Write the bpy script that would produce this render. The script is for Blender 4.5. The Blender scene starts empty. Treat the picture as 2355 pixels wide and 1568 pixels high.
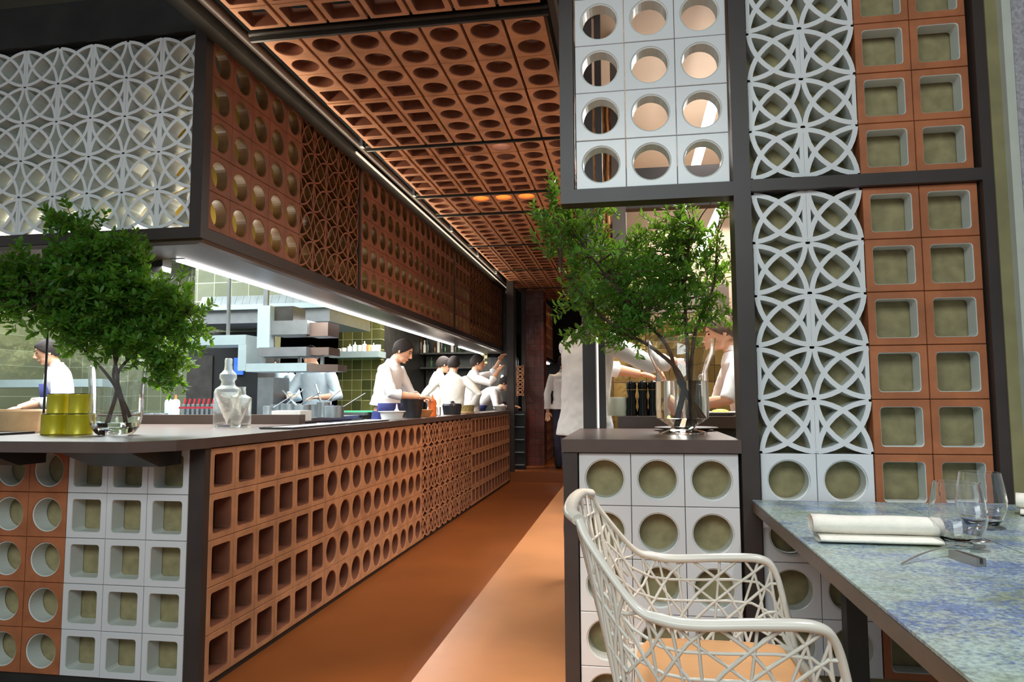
import bpy, math, random
import numpy as np
from mathutils import Vector, Matrix
R_ = math.radians
C = bpy.context.scene.collection
scene = bpy.context.scene

# ------------------------------------------------------------------ camera, world, exposure
EYE = 1.26
FPX, YAW, PITCH, ROLL = 1631.6, R_(9.4), R_(4.75), R_(-0.2483)
_F = Vector((-math.sin(YAW)*math.cos(PITCH), math.cos(YAW)*math.cos(PITCH), math.sin(PITCH)))
_R = Vector((math.cos(YAW), math.sin(YAW), 0)); _U = _R.cross(_F)
_R2 = _R*math.cos(ROLL) + _U*math.sin(ROLL); _U2 = _U*math.cos(ROLL) - _R*math.sin(ROLL)
cam = bpy.data.cameras.new('camera'); camo = bpy.data.objects.new('camera', cam); C.objects.link(camo)
m = Matrix((( _R2.x, _U2.x, -_F.x, 0), (_R2.y, _U2.y, -_F.y, 0), (_R2.z, _U2.z, -_F.z, EYE), (0, 0, 0, 1)))
camo.matrix_world = m
cam.sensor_width = 36; cam.lens = 36*FPX/2355; cam.clip_start = 0.05; cam.clip_end = 60
scene.camera = camo
scene.view_settings.view_transform = 'Standard'; scene.view_settings.look = 'None'
scene.view_settings.gamma = 1; scene.view_settings.exposure = 1.0
scene.view_settings.use_curve_mapping = False
w = bpy.data.worlds.new('world'); scene.world = w; w.use_nodes = True
w.node_tree.nodes['Background'].inputs[0].default_value = (0.56, 0.66, 0.70, 1)
w.node_tree.nodes['Background'].inputs[1].default_value = 0.30

def area(name, loc, rot, sx, sy, power, col=(1, 1, 1), spread=180):
    l = bpy.data.lights.new(name, 'AREA'); l.shape = 'RECTANGLE'; l.size = sx; l.size_y = sy
    l.energy = power; l.color = col; l.spread = R_(spread)
    o = bpy.data.objects.new(name, l); C.objects.link(o); o.location = loc; o.rotation_euler = [R_(a) for a in rot]
    return o
def spot(name, loc, target, power, angle, blend, col=(1, 1, 1), size=0.04):
    l = bpy.data.lights.new(name, 'SPOT'); l.energy = power; l.spot_size = R_(angle); l.spot_blend = blend
    l.color = col; l.shadow_soft_size = size
    o = bpy.data.objects.new(name, l); C.objects.link(o); o.location = loc
    o.rotation_euler = (Vector(target)-Vector(loc)).to_track_quat('-Z', 'Y').to_euler()
    return o
WARM = (1.0, 0.72, 0.45); COOL = (0.90, 0.97, 1.0)
area('room_fill', (-0.6, -1.6, 3.4), (38, 0, 0), 3.5, 1.5, 74, (0.88, 1.0, 1.0))  # unseen soft fill behind the camera, added as the room's ambient light
area('kitchen_lamp', (-4.0, 5.3, 3.3), (0, 0, 0), 2.2, 1.6, 110, COOL)
area('kitchen_lamp', (-3.4, 7.85, 2.35), (0, 0, 0), 1.4, 0.4, 22, COOL)
area('kitchen_lamp', (-3.1, 9.6, 2.85), (0, 0, 0), 1.2, 3.0, 95, (1.0, 0.97, 0.9))
area('kitchen_lamp', (-5.7, 5.8, 3.1), (0, 0, 0), 1.6, 1.6, 85, COOL)
area('kitchen_lamp', (-3.0, 4.4, 2.7), (0, 0, 0), 0.9, 0.9, 34, COOL)
area('canopy_strip_light', (-2.6, 7.3, 2.03), (0, 0, 0), 0.05, 8.0, 36, (1, 0.97, 0.95))
area('prep_tube_light', (0.65, 5.4, 2.63), (180, 0, 0), 0.06, 2.4, 2.6, (1.0, 0.93, 0.84))
area('prep_tube_light', (0.50, 4.45, 2.97), (0, 0, 0), 0.06, 1.5, 22, (0.97, 1.0, 0.98))
area('prep_tube_light', (0.62, 4.9, 2.56), (0, -12, 0), 0.06, 1.6, 13, (0.97, 1.0, 0.98))
area('prep_room_lamp', (0.65, 5.6, 2.9), (0, 0, 0), 0.8, 2.4, 34, (1.0, 0.93, 0.84))
spot('floor_spot', (-0.35, 1.2, 3.60), (-0.68, 2.40, 0.15), 300, 32, 0.9, (1.0, 0.84, 0.68), 0.05)
spot('floor_spot', (-0.62, 3.9, 3.08), (-0.62, 4.3, 0.15), 25, 105, 0.9, WARM, 0.05)
spot('floor_spot', (-0.80, 6.5, 3.08), (-0.95, 6.8, 0.0), 50, 115, 0.9, WARM, 0.05)
spot('floor_spot', (-0.95, 9.0, 3.08), (-1.0, 9.6, 0.0), 42, 115, 0.9, WARM, 0.05)
spot('floor_spot', (-0.95, 11.6, 3.08), (-0.9, 12.2, 0.0), 30, 100, 0.9, WARM, 0.05)
spot('table_spot', (1.15, 1.9, 3.4), (0.95, 1.75, 0.9), 84, 62, 0.6, (0.98, 0.97, 1.0), 0.03)
spot('chair_spot', (0.1, 1.0, 3.4), (0.2, 1.7, 0.8), 7, 60, 0.8, (1.0, 0.93, 0.86), 0.05)

def at(px, py, Y):                      # the point of a pixel's ray at world depth Y
    d = _F + _R2*((px-1177.5)/FPX) + _U2*((784-py)/FPX)
    return Vector((0, 0, EYE)) + d*(Y/d.y)

# ------------------------------------------------------------------ materials
def mat(name, col, rough=0.5, metal=0.0, noise=0.0, nscale=8.0, bump=0.0, bscale=60.0, emit=None, estr=0.0,
        spec=0.5, trans=0.0, ior=1.45, coat=0.0, col2=None, sheen=0.0, sub=0.0):
    m = bpy.data.materials.new(name); m.use_nodes = True
    nt = m.node_tree; b = nt.nodes['Principled BSDF']
    b.inputs['Base Color'].default_value = (*col, 1); b.inputs['Roughness'].default_value = rough
    b.inputs['Metallic'].default_value = metal; b.inputs['Specular IOR Level'].default_value = spec
    b.inputs['Transmission Weight'].default_value = trans; b.inputs['IOR'].default_value = ior
    b.inputs['Coat Weight'].default_value = coat
    if sub: b.inputs['Subsurface Weight'].default_value = sub; b.inputs['Subsurface Radius'].default_value = (0.02, 0.008, 0.004)
    if emit:
        b.inputs['Emission Color'].default_value = (*emit, 1); b.inputs['Emission Strength'].default_value = estr
    tc = nt.nodes.new('ShaderNodeTexCoord')
    if noise > 0 or col2:
        n = nt.nodes.new('ShaderNodeTexNoise'); n.inputs['Scale'].default_value = nscale; n.inputs['Detail'].default_value = 5
        nt.links.new(tc.outputs['Object'], n.inputs['Vector'])
        r = nt.nodes.new('ShaderNodeValToRGB')
        c2 = col2 or tuple(min(1, c*(1+noise)) for c in col); c1 = col if col2 else tuple(c*(1-noise) for c in col)
        r.color_ramp.elements[0].color = (*c1, 1); r.color_ramp.elements[1].color = (*c2, 1)
        r.color_ramp.elements[0].position = 0.35; r.color_ramp.elements[1].position = 0.65
        nt.links.new(n.outputs['Fac'], r.inputs['Fac']); nt.links.new(r.outputs['Color'], b.inputs['Base Color'])
    if bump > 0:
        n2 = nt.nodes.new('ShaderNodeTexNoise'); n2.inputs['Scale'].default_value = bscale; n2.inputs['Detail'].default_value = 3
        nt.links.new(tc.outputs['Object'], n2.inputs['Vector'])
        bp = nt.nodes.new('ShaderNodeBump'); bp.inputs['Strength'].default_value = bump; bp.inputs['Distance'].default_value = 0.01
        nt.links.new(n2.outputs['Fac'], bp.inputs['Height']); nt.links.new(bp.outputs['Normal'], b.inputs['Normal'])
    return m
def tile_mat(name, c1, c2, mortar, size, rough=0.15, metal=0.7, axis='XZ'):
    m = mat(name, c1, rough, metal); nt = m.node_tree; b = nt.nodes['Principled BSDF']
    tc = nt.nodes.new('ShaderNodeTexCoord'); sp = nt.nodes.new('ShaderNodeSeparateXYZ'); cb = nt.nodes.new('ShaderNodeCombineXYZ')
    nt.links.new(tc.outputs['Object'], sp.inputs[0])
    nt.links.new(sp.outputs[axis[0]], cb.inputs[0]); nt.links.new(sp.outputs[axis[1]], cb.inputs[1])
    br = nt.nodes.new('ShaderNodeTexBrick'); br.offset = 0; br.inputs['Scale'].default_value = 1
    br.inputs['Brick Width'].default_value = size; br.inputs['Row Height'].default_value = size
    br.inputs['Mortar Size'].default_value = 0.004; br.inputs['Mortar Smooth'].default_value = 0.2
    br.inputs['Color1'].default_value = (*c1, 1); br.inputs['Color2'].default_value = (*c2, 1); br.inputs['Mortar'].default_value = (*mortar, 1)
    nt.links.new(cb.outputs[0], br.inputs['Vector']); nt.links.new(br.outputs['Color'], b.inputs['Base Color'])
    n = nt.nodes.new('ShaderNodeTexNoise'); n.inputs['Scale'].default_value = 3.5; n.inputs['Detail'].default_value = 4
    nt.links.new(tc.outputs['Object'], n.inputs['Vector'])
    ad = nt.nodes.new('ShaderNodeMath'); ad.operation = 'MULTIPLY_ADD'; ad.inputs[1].default_value = 0.5
    nt.links.new(br.outputs['Fac'], ad.inputs[0]); nt.links.new(n.outputs['Fac'], ad.inputs[2])
    bp = nt.nodes.new('ShaderNodeBump'); bp.inputs['Strength'].default_value = 0.5; bp.inputs['Distance'].default_value = 0.03; bp.invert = True
    nt.links.new(ad.outputs[0], bp.inputs['Height']); nt.links.new(bp.outputs['Normal'], b.inputs['Normal'])
    return m
M = {}
M['frame'] = mat('frame_paint', (0.042, 0.031, 0.028), 0.42, noise=0.12, nscale=5)
M['frame_dk'] = mat('dark_steel', (0.022, 0.022, 0.020), 0.45, noise=0.2, nscale=6)
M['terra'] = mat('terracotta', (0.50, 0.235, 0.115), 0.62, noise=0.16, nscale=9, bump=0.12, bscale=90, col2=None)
M['terra_shade'] = mat('terracotta_hole_shade', (0.22, 0.078, 0.042), 0.7, noise=0.14, nscale=9)  # terracotta darkened: shade inside the holes put into the colour
M['terra_red'] = mat('red_terracotta', (0.38, 0.125, 0.048), 0.6, noise=0.15, nscale=9, bump=0.1, bscale=90)
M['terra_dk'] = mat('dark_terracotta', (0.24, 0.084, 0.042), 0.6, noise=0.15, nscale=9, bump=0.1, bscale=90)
M['shade_board'] = mat('hole_shade_board', (0.085, 0.038, 0.026), 0.7, noise=0.15)  # backing behind unlit holes, their shade put into its colour
M['glow_in'] = mat('amber_hole_glow', (0.13, 0.062, 0.022), 0.35, noise=0.2)  # canopy hole walls: golden inner glow and shade put into the colour
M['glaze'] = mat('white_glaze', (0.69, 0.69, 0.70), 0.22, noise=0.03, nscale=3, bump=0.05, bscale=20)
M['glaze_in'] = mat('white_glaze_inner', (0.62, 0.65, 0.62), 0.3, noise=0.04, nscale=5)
M['khaki'] = mat('khaki_board', (0.28, 0.235, 0.12), 0.75, noise=0.16, nscale=22, bump=0.1, bscale=200)
M['top'] = mat('counter_laminate', (0.105, 0.070, 0.060), 0.30, noise=0.08, nscale=9)
M['steel'] = mat('brushed_steel', (0.36, 0.40, 0.42), 0.33, 0.85, noise=0.08, nscale=12)
M['steel_m'] = mat('satin_metal', (0.17, 0.18, 0.185), 0.4, 0.6, noise=0.08, nscale=12)
M['grey_paint'] = mat('pale_grey_paint', (0.24, 0.30, 0.31), 0.45, 0.2, noise=0.04)
M['bronze'] = mat('bronze_strip', (0.145, 0.092, 0.062), 0.38, 0.35, noise=0.25, nscale=4)
M['black'] = mat('black_surface', (0.006, 0.006, 0.007), 0.4, noise=0.2)
M['void'] = mat('dark_plenum', (0.010, 0.010, 0.009), 0.9, noise=0.2)
M['oven'] = mat('oven_panel', (0.035, 0.033, 0.030), 0.35, 0.3, noise=0.25)
M['pressed_glass'] = mat('pressed_glass', (0.97, 1.0, 0.96), 0.22, trans=0.92, ior=1.18, bump=0.4, bscale=35)
M['lampp'] = mat('light_panel', (1, 1, 1), 0.5, emit=(0.93, 0.98, 1.0), estr=1.2, noise=0.01)
M['glow3'] = mat('faint_strip', (1, 1, .9), 0.5, emit=(1.0, 0.85, 0.65), estr=0.16, noise=0.01)
M['glow2'] = mat('cool_glow', (1, 1, 1), 0.5, emit=(0.75, 0.98, 1.0), estr=1.6, noise=0.01)
M['pale_panel'] = mat('pale_lit_panel', (0.34, 0.44, 0.52), 0.3, 0.3, noise=0.03)
M['gloss_black'] = mat('glossy_black', (0.004, 0.004, 0.004), 0.06, noise=0.1)
M['redtile'] = tile_mat('dark_red_tile', (0.13, 0.028, 0.018), (0.09, 0.022, 0.016), (0.04, 0.02, 0.015), 0.1, 0.3, 0.0)
M['led'] = mat('led_strip', (1, 1, 1), 0.5, emit=(1.0, 0.98, 1.0), estr=6.0, noise=0.01)
M['lamp'] = mat('warm_lamp', (1, 0.7, 0.3), 0.5, emit=(1.0, 0.36, 0.05), estr=0.62, noise=0.01)
M['lampw'] = mat('white_lamp', (1, 1, 0.9), 0.5, emit=(1.0, 0.95, 0.85), estr=12.0, noise=0.01)
M['glow'] = mat('dim_light_strip', (1, 1, .9), 0.5, emit=(1.0, 0.95, 0.88), estr=0.5, noise=0.01)
M['canopy'] = mat('canopy_lacquer', (0.105, 0.076, 0.062), 0.32, 0.1, noise=0.08, nscale=3)
M['cream'] = mat('cream_board', (0.55, 0.50, 0.36), 0.5, noise=0.1, nscale=3)
M['brass'] = mat('brass_sheet', (0.42, 0.30, 0.05), 0.5, 0.1, noise=0.2, nscale=4)
M['tile'] = tile_mat('gold_tile', (0.26, 0.25, 0.08), (0.09, 0.10, 0.04), (0.62, 0.64, 0.40), 0.158)
M['tile2'] = tile_mat('bronze_tile', (0.34, 0.23, 0.07), (0.14, 0.09, 0.03), (0.07, 0.05, 0.03), 0.158)
M['tile3'] = tile_mat('green_tile', (0.36, 0.38, 0.27), (0.25, 0.27, 0.18), (0.60, 0.66, 0.50), 0.19)
M['check'] = mat('checker', (0.8, 0.7, 0.3), 0.4)
nt = M['check'].node_tree; ck = nt.nodes.new('ShaderNodeTexChecker'); ck.inputs['Scale'].default_value = 18
ck.inputs['Color1'].default_value = (0.75, 0.68, 0.32, 1); ck.inputs['Color2'].default_value = (0.02, 0.02, 0.01, 1)
tcn = nt.nodes.new('ShaderNodeTexCoord'); nt.links.new(tcn.outputs['Object'], ck.inputs['Vector'])
nt.links.new(ck.outputs['Color'], nt.nodes['Principled BSDF'].inputs['Base Color'])
M['floor'] = mat('orange_floor', (0.27, 0.082, 0.020), 0.36, noise=0.1, nscale=1.6, bump=0.06, bscale=6)
M['platform'] = mat('orange_platform', (0.50, 0.225, 0.095), 0.30, noise=0.10, nscale=1.8, bump=0.05, bscale=6)
M['riser_and_shadow'] = mat('dark_riser_and_shadow', (0.12, 0.045, 0.02), 0.6, noise=0.15)  # riser colour, also used for the painted step shadow
M['plaster'] = mat('speckled_plaster', (0.36, 0.34, 0.37), 0.8, noise=0.22, nscale=90, bump=0.3, bscale=160)
M['plaster_edge'] = mat('plaster_edge', (0.50, 0.52, 0.46), 0.7, noise=0.05)
M['olive'] = mat('olive_board', (0.24, 0.21, 0.10), 0.6, noise=0.12)
M['beige'] = mat('beige_wall', (0.46, 0.36, 0.26), 0.7, noise=0.06, nscale=2)
M['wood'] = mat('striped_drape', (0.45, 0.17, 0.05), 0.6, noise=0.1)
nt = M['wood'].node_tree; wv = nt.nodes.new('ShaderNodeTexWave'); wv.bands_direction = 'X'; wv.inputs['Scale'].default_value = 9; wv.inputs['Distortion'].default_value = 4
wr = nt.nodes.new('ShaderNodeValToRGB'); wr.color_ramp.elements[0].color = (0.13, 0.05, 0.025, 1); wr.color_ramp.elements[1].color = (0.62, 0.32, 0.12, 1)
tcn = nt.nodes.new('ShaderNodeTexCoord'); nt.links.new(tcn.outputs['Object'], wv.inputs['Vector']); nt.links.new(wv.outputs['Fac'], wr.inputs['Fac'])
nt.links.new(wr.outputs['Color'], nt.nodes['Principled BSDF'].inputs['Base Color'])
M['chair'] = mat('cream_lacquer', (0.60, 0.565, 0.50), 0.25, noise=0.02)
M['cushion'] = mat('peach_cushion', (0.74, 0.38, 0.16), 0.8, noise=0.06, bump=0.1)
M['cloth'] = mat('linen', (0.82, 0.77, 0.68), 0.85, noise=0.04, nscale=30, bump=0.25, bscale=300)
M['glass'] = mat('clear_glass', (1, 1, 1), 0.0, trans=1.0, ior=1.45)
M['water'] = mat('water', (0.95, 1, 0.97), 0.0, trans=1.0, ior=1.33)
M['green_glass'] = mat('green_glass', (0.25, 0.5, 0.25), 0.05, trans=0.9, ior=1.45)
M['brown_glass'] = mat('amber_glass', (0.25, 0.12, 0.04), 0.05, trans=0.7, ior=1.45)
M['yellow'] = mat('yellow_tin', (0.52, 0.43, 0.015), 0.3, 0.2, noise=0.12, nscale=12)
M['leaf'] = mat('leaf_green', (0.030, 0.095, 0.012), 0.45, noise=0.0, col2=(0.075, 0.20, 0.028), nscale=7)
M['leaf2'] = mat('leaf_dark_green', (0.026, 0.095, 0.016), 0.38, col2=(0.065, 0.20, 0.032), nscale=7)
for k in ('leaf', 'leaf2'):
    b = M[k].node_tree.nodes['Principled BSDF']; nt = M[k].node_tree
    tr = nt.nodes.new('ShaderNodeBsdfTranslucent'); tr.inputs[0].default_value = (0.36, 0.68, 0.05, 1)
    mx = nt.nodes.new('ShaderNodeMixShader'); mx.inputs[0].default_value = 0.38
    out = nt.nodes['Material Output']; nt.links.new(b.outputs[0], mx.inputs[1]); nt.links.new(tr.outputs[0], mx.inputs[2]); nt.links.new(mx.outputs[0], out.inputs[0])
M['bark'] = mat('bark', (0.09, 0.055, 0.04), 0.8, noise=0.25, nscale=30)
M['skin'] = mat('skin', (0.70, 0.38, 0.24), 0.5, noise=0.05, nscale=6)
M['hair'] = mat('dark_hair', (0.018, 0.012, 0.010), 0.85, noise=0.3, nscale=40, bump=0.3, bscale=80)
M['hair_b'] = mat('brown_hair', (0.10, 0.06, 0.04), 0.85, noise=0.3, nscale=40, bump=0.3, bscale=80)
M['white'] = mat('white_cotton', (0.80, 0.80, 0.80), 0.85, noise=0.03, nscale=5, bump=0.22, bscale=9)
M['offwhite'] = mat('cream_cotton', (0.72, 0.68, 0.60), 0.85, noise=0.04, nscale=5, bump=0.22, bscale=9)
M['pale_blue'] = mat('pale_blue_cotton', (0.62, 0.76, 0.84), 0.85, noise=0.05, nscale=5, bump=0.22, bscale=9)
M['navy'] = mat('navy_cotton', (0.040, 0.048, 0.19), 0.85, noise=0.12, nscale=6, bump=0.3, bscale=12)
M['trouser'] = mat('dark_trousers', (0.025, 0.025, 0.050), 0.85, noise=0.2)
M['shoe'] = mat('black_shoe', (0.01, 0.01, 0.01), 0.4, noise=0.2)
M['eye'] = mat('eye', (0.02, 0.012, 0.01), 0.2, noise=0.1)
M['lip'] = mat('lip', (0.45, 0.14, 0.11), 0.45, noise=0.1)
M['plastic_w'] = mat('white_plastic', (0.78, 0.80, 0.80), 0.35, noise=0.02)
M['plastic_b'] = mat('blue_white_plastic', (0.55, 0.72, 0.85), 0.3, noise=0.02)
M['plastic_o'] = mat('orange_plastic', (0.85, 0.18, 0.03), 0.35, noise=0.03)
M['red'] = mat('red_plastic', (0.28, 0.02, 0.03), 0.35, noise=0.05)
M['green'] = mat('green_board', (0.10, 0.55, 0.28), 0.5, noise=0.04)
M['lime'] = mat('lime_food', (0.55, 0.62, 0.10), 0.6, noise=0.2, nscale=60)
M['lightwood'] = mat('light_wood', (0.62, 0.40, 0.22), 0.5, noise=0.12, nscale=14)
M['clay'] = mat('orange_clay', (0.72, 0.33, 0.12), 0.5, noise=0.08)
M['charcoal'] = mat('charcoal_pot', (0.025, 0.025, 0.03), 0.35, noise=0.2)
M['ceramic'] = mat('white_ceramic', (0.80, 0.79, 0.75), 0.2, noise=0.02)
M['celadon'] = mat('pale_green_ceramic', (0.55, 0.60, 0.50), 0.25, noise=0.03)
M['basket'] = mat('woven_basket', (0.28, 0.24, 0.10), 0.8, noise=0.4, nscale=70, bump=0.5, bscale=90)
M['screen'] = mat('blue_screen', (0.02, 0.05, 0.2), 0.3, emit=(0.03, 0.12, 0.75), estr=0.8, noise=0.3, nscale=20)
M['cutlery'] = mat('polished_steel', (0.75, 0.71, 0.69), 0.28, 1.0, noise=0.04)
M['rest'] = mat('cutlery_rest_metal', (0.36, 0.34, 0.31), 0.35, 0.8, noise=0.1)
# speckled enamel table top
M['table'] = mat('speckled_enamel', (0.3, 0.4, 0.4), 0.25)
nt = M['table'].node_tree; b = nt.nodes['Principled BSDF']; tcn = nt.nodes.new('ShaderNodeTexCoord')
def nz(scale, det, stretch=(1, 1, 1)):
    mp = nt.nodes.new('ShaderNodeMapping'); mp.inputs['Scale'].default_value = stretch; nt.links.new(tcn.outputs['Object'], mp.inputs[0])
    n = nt.nodes.new('ShaderNodeTexNoise'); n.inputs['Scale'].default_value = scale; n.inputs['Detail'].default_value = det; n.inputs['Roughness'].default_value = 0.7
    nt.links.new(mp.outputs[0], n.inputs['Vector']); return n
def ramp(src, stops):
    r = nt.nodes.new('ShaderNodeValToRGB')
    while len(r.color_ramp.elements) < len(stops): r.color_ramp.elements.new(0.5)
    for e, (p, c) in zip(r.color_ramp.elements, stops): e.position = p; e.color = (*c, 1)
    nt.links.new(src.outputs['Fac'], r.inputs['Fac']); return r
base = ramp(nz(3.5, 3), [(0.36, (0.24, 0.29, 0.20)), (0.5, (0.36, 0.45, 0.43)), (0.62, (0.36, 0.42, 0.39))])
fine = ramp(nz(90, 4), [(0.38, (0.72, 0.72, 0.72)), (0.60, (1.25, 1.25, 1.2))])
sp1, sp2 = nz(95, 5, (0.9, 1.1, 1)), nz(5.5, 5, (0.7, 1.1, 1))
av = nt.nodes.new('ShaderNodeMath'); av.operation = 'MULTIPLY_ADD'; av.inputs[1].default_value = 0.45
nt.links.new(sp1.outputs['Fac'], av.inputs[0]); av2 = nt.nodes.new('ShaderNodeMath'); av2.operation = 'MULTIPLY'; av2.inputs[1].default_value = 0.55
nt.links.new(sp2.outputs['Fac'], av2.inputs[0]); nt.links.new(av2.outputs[0], av.inputs[2])
blue = nt.nodes.new('ShaderNodeValToRGB'); blue.color_ramp.elements[0].position = 0.495; blue.color_ramp.elements[1].position = 0.575
blue.color_ramp.elements[1].color = (.85, .85, .85, 1); nt.links.new(av.outputs[0], blue.inputs['Fac'])
mx = nt.nodes.new('ShaderNodeMix'); mx.data_type = 'RGBA'; nt.links.new(blue.outputs[0], mx.inputs[0])
nt.links.new(base.outputs[0], mx.inputs[6]); mx.inputs[7].default_value = (0.100, 0.160, 0.38, 1)
ml = nt.nodes.new('ShaderNodeMix'); ml.data_type = 'RGBA'; ml.blend_type = 'MULTIPLY'; ml.inputs[0].default_value = 1
nt.links.new(mx.outputs[2], ml.inputs[6]); nt.links.new(fine.outputs[0], ml.inputs[7]); nt.links.new(ml.outputs[2], b.inputs['Base Color'])

# ------------------------------------------------------------------ mesh helpers
class MB:
    def __init__(s): s.v = []; s.f = []; s.mi = []; s.sm = []; s.n = 0
    def add(s, vs, fs, mi=0, smooth=False):
        n = s.n; vs = [tuple(v) for v in vs]; s.v += vs; s.n += len(vs)
        for k, f in enumerate(fs):
            s.f.append([i+n for i in f]); s.mi.append(mi if isinstance(mi, int) else mi[k]); s.sm.append(smooth)
        return s
    def box(s, x0, y0, z0, x1, y1, z1, mi=0, bev=0.0):
        if x0 > x1: x0, x1 = x1, x0
        if y0 > y1: y0, y1 = y1, y0
        if z0 > z1: z0, z1 = z1, z0
        vs = [(x, y, z) for z in (z0, z1) for x, y in ((x0, y0), (x1, y0), (x1, y1), (x0, y1))]
        return s.add(vs, [(3, 2, 1, 0), (4, 5, 6, 7), (0, 1, 5, 4), (1, 2, 6, 5), (2, 3, 7, 6), (3, 0, 4, 7)], mi)
    def prism(s, poly, z0, z1, mi=0):
        n = len(poly)
        vs = [(x, y, z0) for x, y in poly]+[(x, y, z1) for x, y in poly]
        fs = [tuple(range(n-1, -1, -1)), tuple(range(n, 2*n))]+[(i, (i+1) % n, n+(i+1) % n, n+i) for i in range(n)]
        return s.add(vs, fs, mi)
    def tube(s, pts, r, n=8, mi=0, flat=1.0, up=None, smooth=True):
        pts = [Vector(p) for p in pts]; rs = r if isinstance(r, (list, tuple)) else [r]*len(pts)
        base = s.n; vs = []; prev = None
        for i, p in enumerate(pts):
            t = (pts[min(i+1, len(pts)-1)]-pts[max(i-1, 0)]).normalized()
            a = Vector(up) if up is not None else (prev if prev is not None else (Vector((0, 0, 1)) if abs(t.z) < .9 else Vector((1, 0, 0))))
            a = (a-t*a.dot(t)); a = a.normalized() if a.length > 1e-6 else t.orthogonal().normalized()
            prev = a; bb = t.cross(a)
            for k in range(n):
                an = 2*math.pi*k/n; vs.append(p+a*(math.cos(an)*rs[i]*flat)+bb*(math.sin(an)*rs[i]))
        L = len(pts); fs = [(i*n+k, i*n+(k+1) % n, (i+1)*n+(k+1) % n, (i+1)*n+k) for i in range(L-1) for k in range(n)]
        s.add(vs, fs, mi, smooth)
        s.add([vs[k] for k in range(n)], [tuple(range(n-1, -1, -1))], mi); s.add([vs[(L-1)*n+k] for k in range(n)], [tuple(range(n))], mi)
        return s
    def lathe(s, prof, o=(0, 0, 0), n=24, mi=0, smooth=True, sx=1, sy=1):
        P2 = []                                  # tighten sharp corners so smooth shading stays local
        for i, p in enumerate(prof):
            if 0 < i < len(prof)-1:
                a = Vector(prof[i-1]); b_ = Vector(p); c_ = Vector(prof[i+1]); d1 = b_-a; d2 = c_-b_
                if d1.length > 1e-6 and d2.length > 1e-6 and d1.angle(d2) > .5:
                    e = .0006
                    if d1.length > 3*e: P2.append(tuple(b_-d1.normalized()*e))
                    P2.append(tuple(p))
                    if d2.length > 3*e: P2.append(tuple(b_+d2.normalized()*e))
                    continue
            P2.append(tuple(p))
        prof = P2
        vs = [(o[0]+r*sx*math.cos(2*math.pi*k/n), o[1]+r*sy*math.sin(2*math.pi*k/n), o[2]+z) for r, z in prof for k in range(n)]
        fs = [(i*n+k, i*n+(k+1) % n, (i+1)*n+(k+1) % n, (i+1)*n+k) for i in range(len(prof)-1) for k in range(n)]
        s.add(vs, fs, mi, smooth)
        if prof[0][0] > 1e-5: s.add(vs[:n], [tuple(range(n-1, -1, -1))], mi)
        if prof[-1][0] > 1e-5: s.add(vs[-n:], [tuple(range(n))], mi)
        return s
    def ball(s, c, r, mi=0, nu=16, nv=10, rot=None):
        r = r if isinstance(r, (tuple, list)) else (r, r, r); c = Vector(c); vs = []
        for j in range(nv+1):
            th = math.pi*j/nv
            for k in range(nu):
                ph = 2*math.pi*k/nu
                p = Vector((r[0]*math.sin(th)*math.cos(ph), r[1]*math.sin(th)*math.sin(ph), r[2]*math.cos(th)))
                if rot is not None: p = rot @ p
                vs.append(c+p)
        fs = [(j*nu+k, (j+1)*nu+k, (j+1)*nu+(k+1) % nu, j*nu+(k+1) % nu) for j in range(nv) for k in range(nu)]
        return s.add(vs, fs, mi, True)
    def build(s, name, mats, parent=None, **props):
        me = bpy.data.meshes.new(name); me.from_pydata(s.v, [], s.f)
        mats = mats if isinstance(mats, (list, tuple)) else [mats]
        for m_ in mats: me.materials.append(M[m_])
        me.polygons.foreach_set('material_index', s.mi); me.polygons.foreach_set('use_smooth', s.sm)
        me.validate(); me.update()
        o = bpy.data.objects.new(name, me); C.objects.link(o)
        if parent: o.parent = parent
        for k, v_ in props.items(): o[k] = v_
        return o
def thing(name, label, cat, loc=(0, 0, 0), rz=0, group=None):
    o = bpy.data.objects.new(name, None); C.objects.link(o); o.empty_display_size = 0.1
    o.location = loc; o.rotation_euler = (0, 0, rz); o['label'] = label; o['category'] = cat
    if group: o['group'] = group
    return o
def tag(o, label, cat, group=None):
    o['label'] = label; o['category'] = cat
    if group: o['group'] = group
    return o
def struct(o, label=None):
    o['kind'] = 'structure'
    if label: o['label'] = label
    return o
def copy_tree(o, parent=None):
    c = o.copy(); C.objects.link(c); c.parent = parent
    for ch in list(o.children): copy_tree(ch, c)
    return c

# ------------------------------------------------------------------ breeze blocks: cell u,v in metres, w = depth behind the face
def _ring(n, r): return [(r*math.cos(2*math.pi*k/n), r*math.sin(2*math.pi*k/n)) for k in range(n)]
def _sqring(n, h):
    out = []
    for k in range(n):
        a = 2*math.pi*k/n; c, s_ = math.cos(a), math.sin(a); t = h/max(abs(c), abs(s_)); out.append((c*t, s_*t))
    return out
def _rsq(h, r, per=3):
    out = []
    for q in range(4):
        cx, cy = [(1, 1), (-1, 1), (-1, -1), (1, -1)][q]
        for k in range(per):
            a = math.pi/2*(q+k/(per-1)); out.append(((h-r)*cx+r*math.cos(a), (h-r)*cy+r*math.sin(a)))
    return out
def _rings(lay):     # [(list of 2d, w, mi of band to the next)]
    vs = []; fs = []; mi = []; n = len(lay[0][0])
    for pts, w_, m_ in lay: vs += [(x, y, w_) for x, y in pts]
    for i in range(len(lay)-1):
        for k in range(n):
            fs.append((i*n+k, i*n+(k+1) % n, (i+1)*n+(k+1) % n, (i+1)*n+k)); mi.append(lay[i][2])
    return vs, fs, mi
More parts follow.
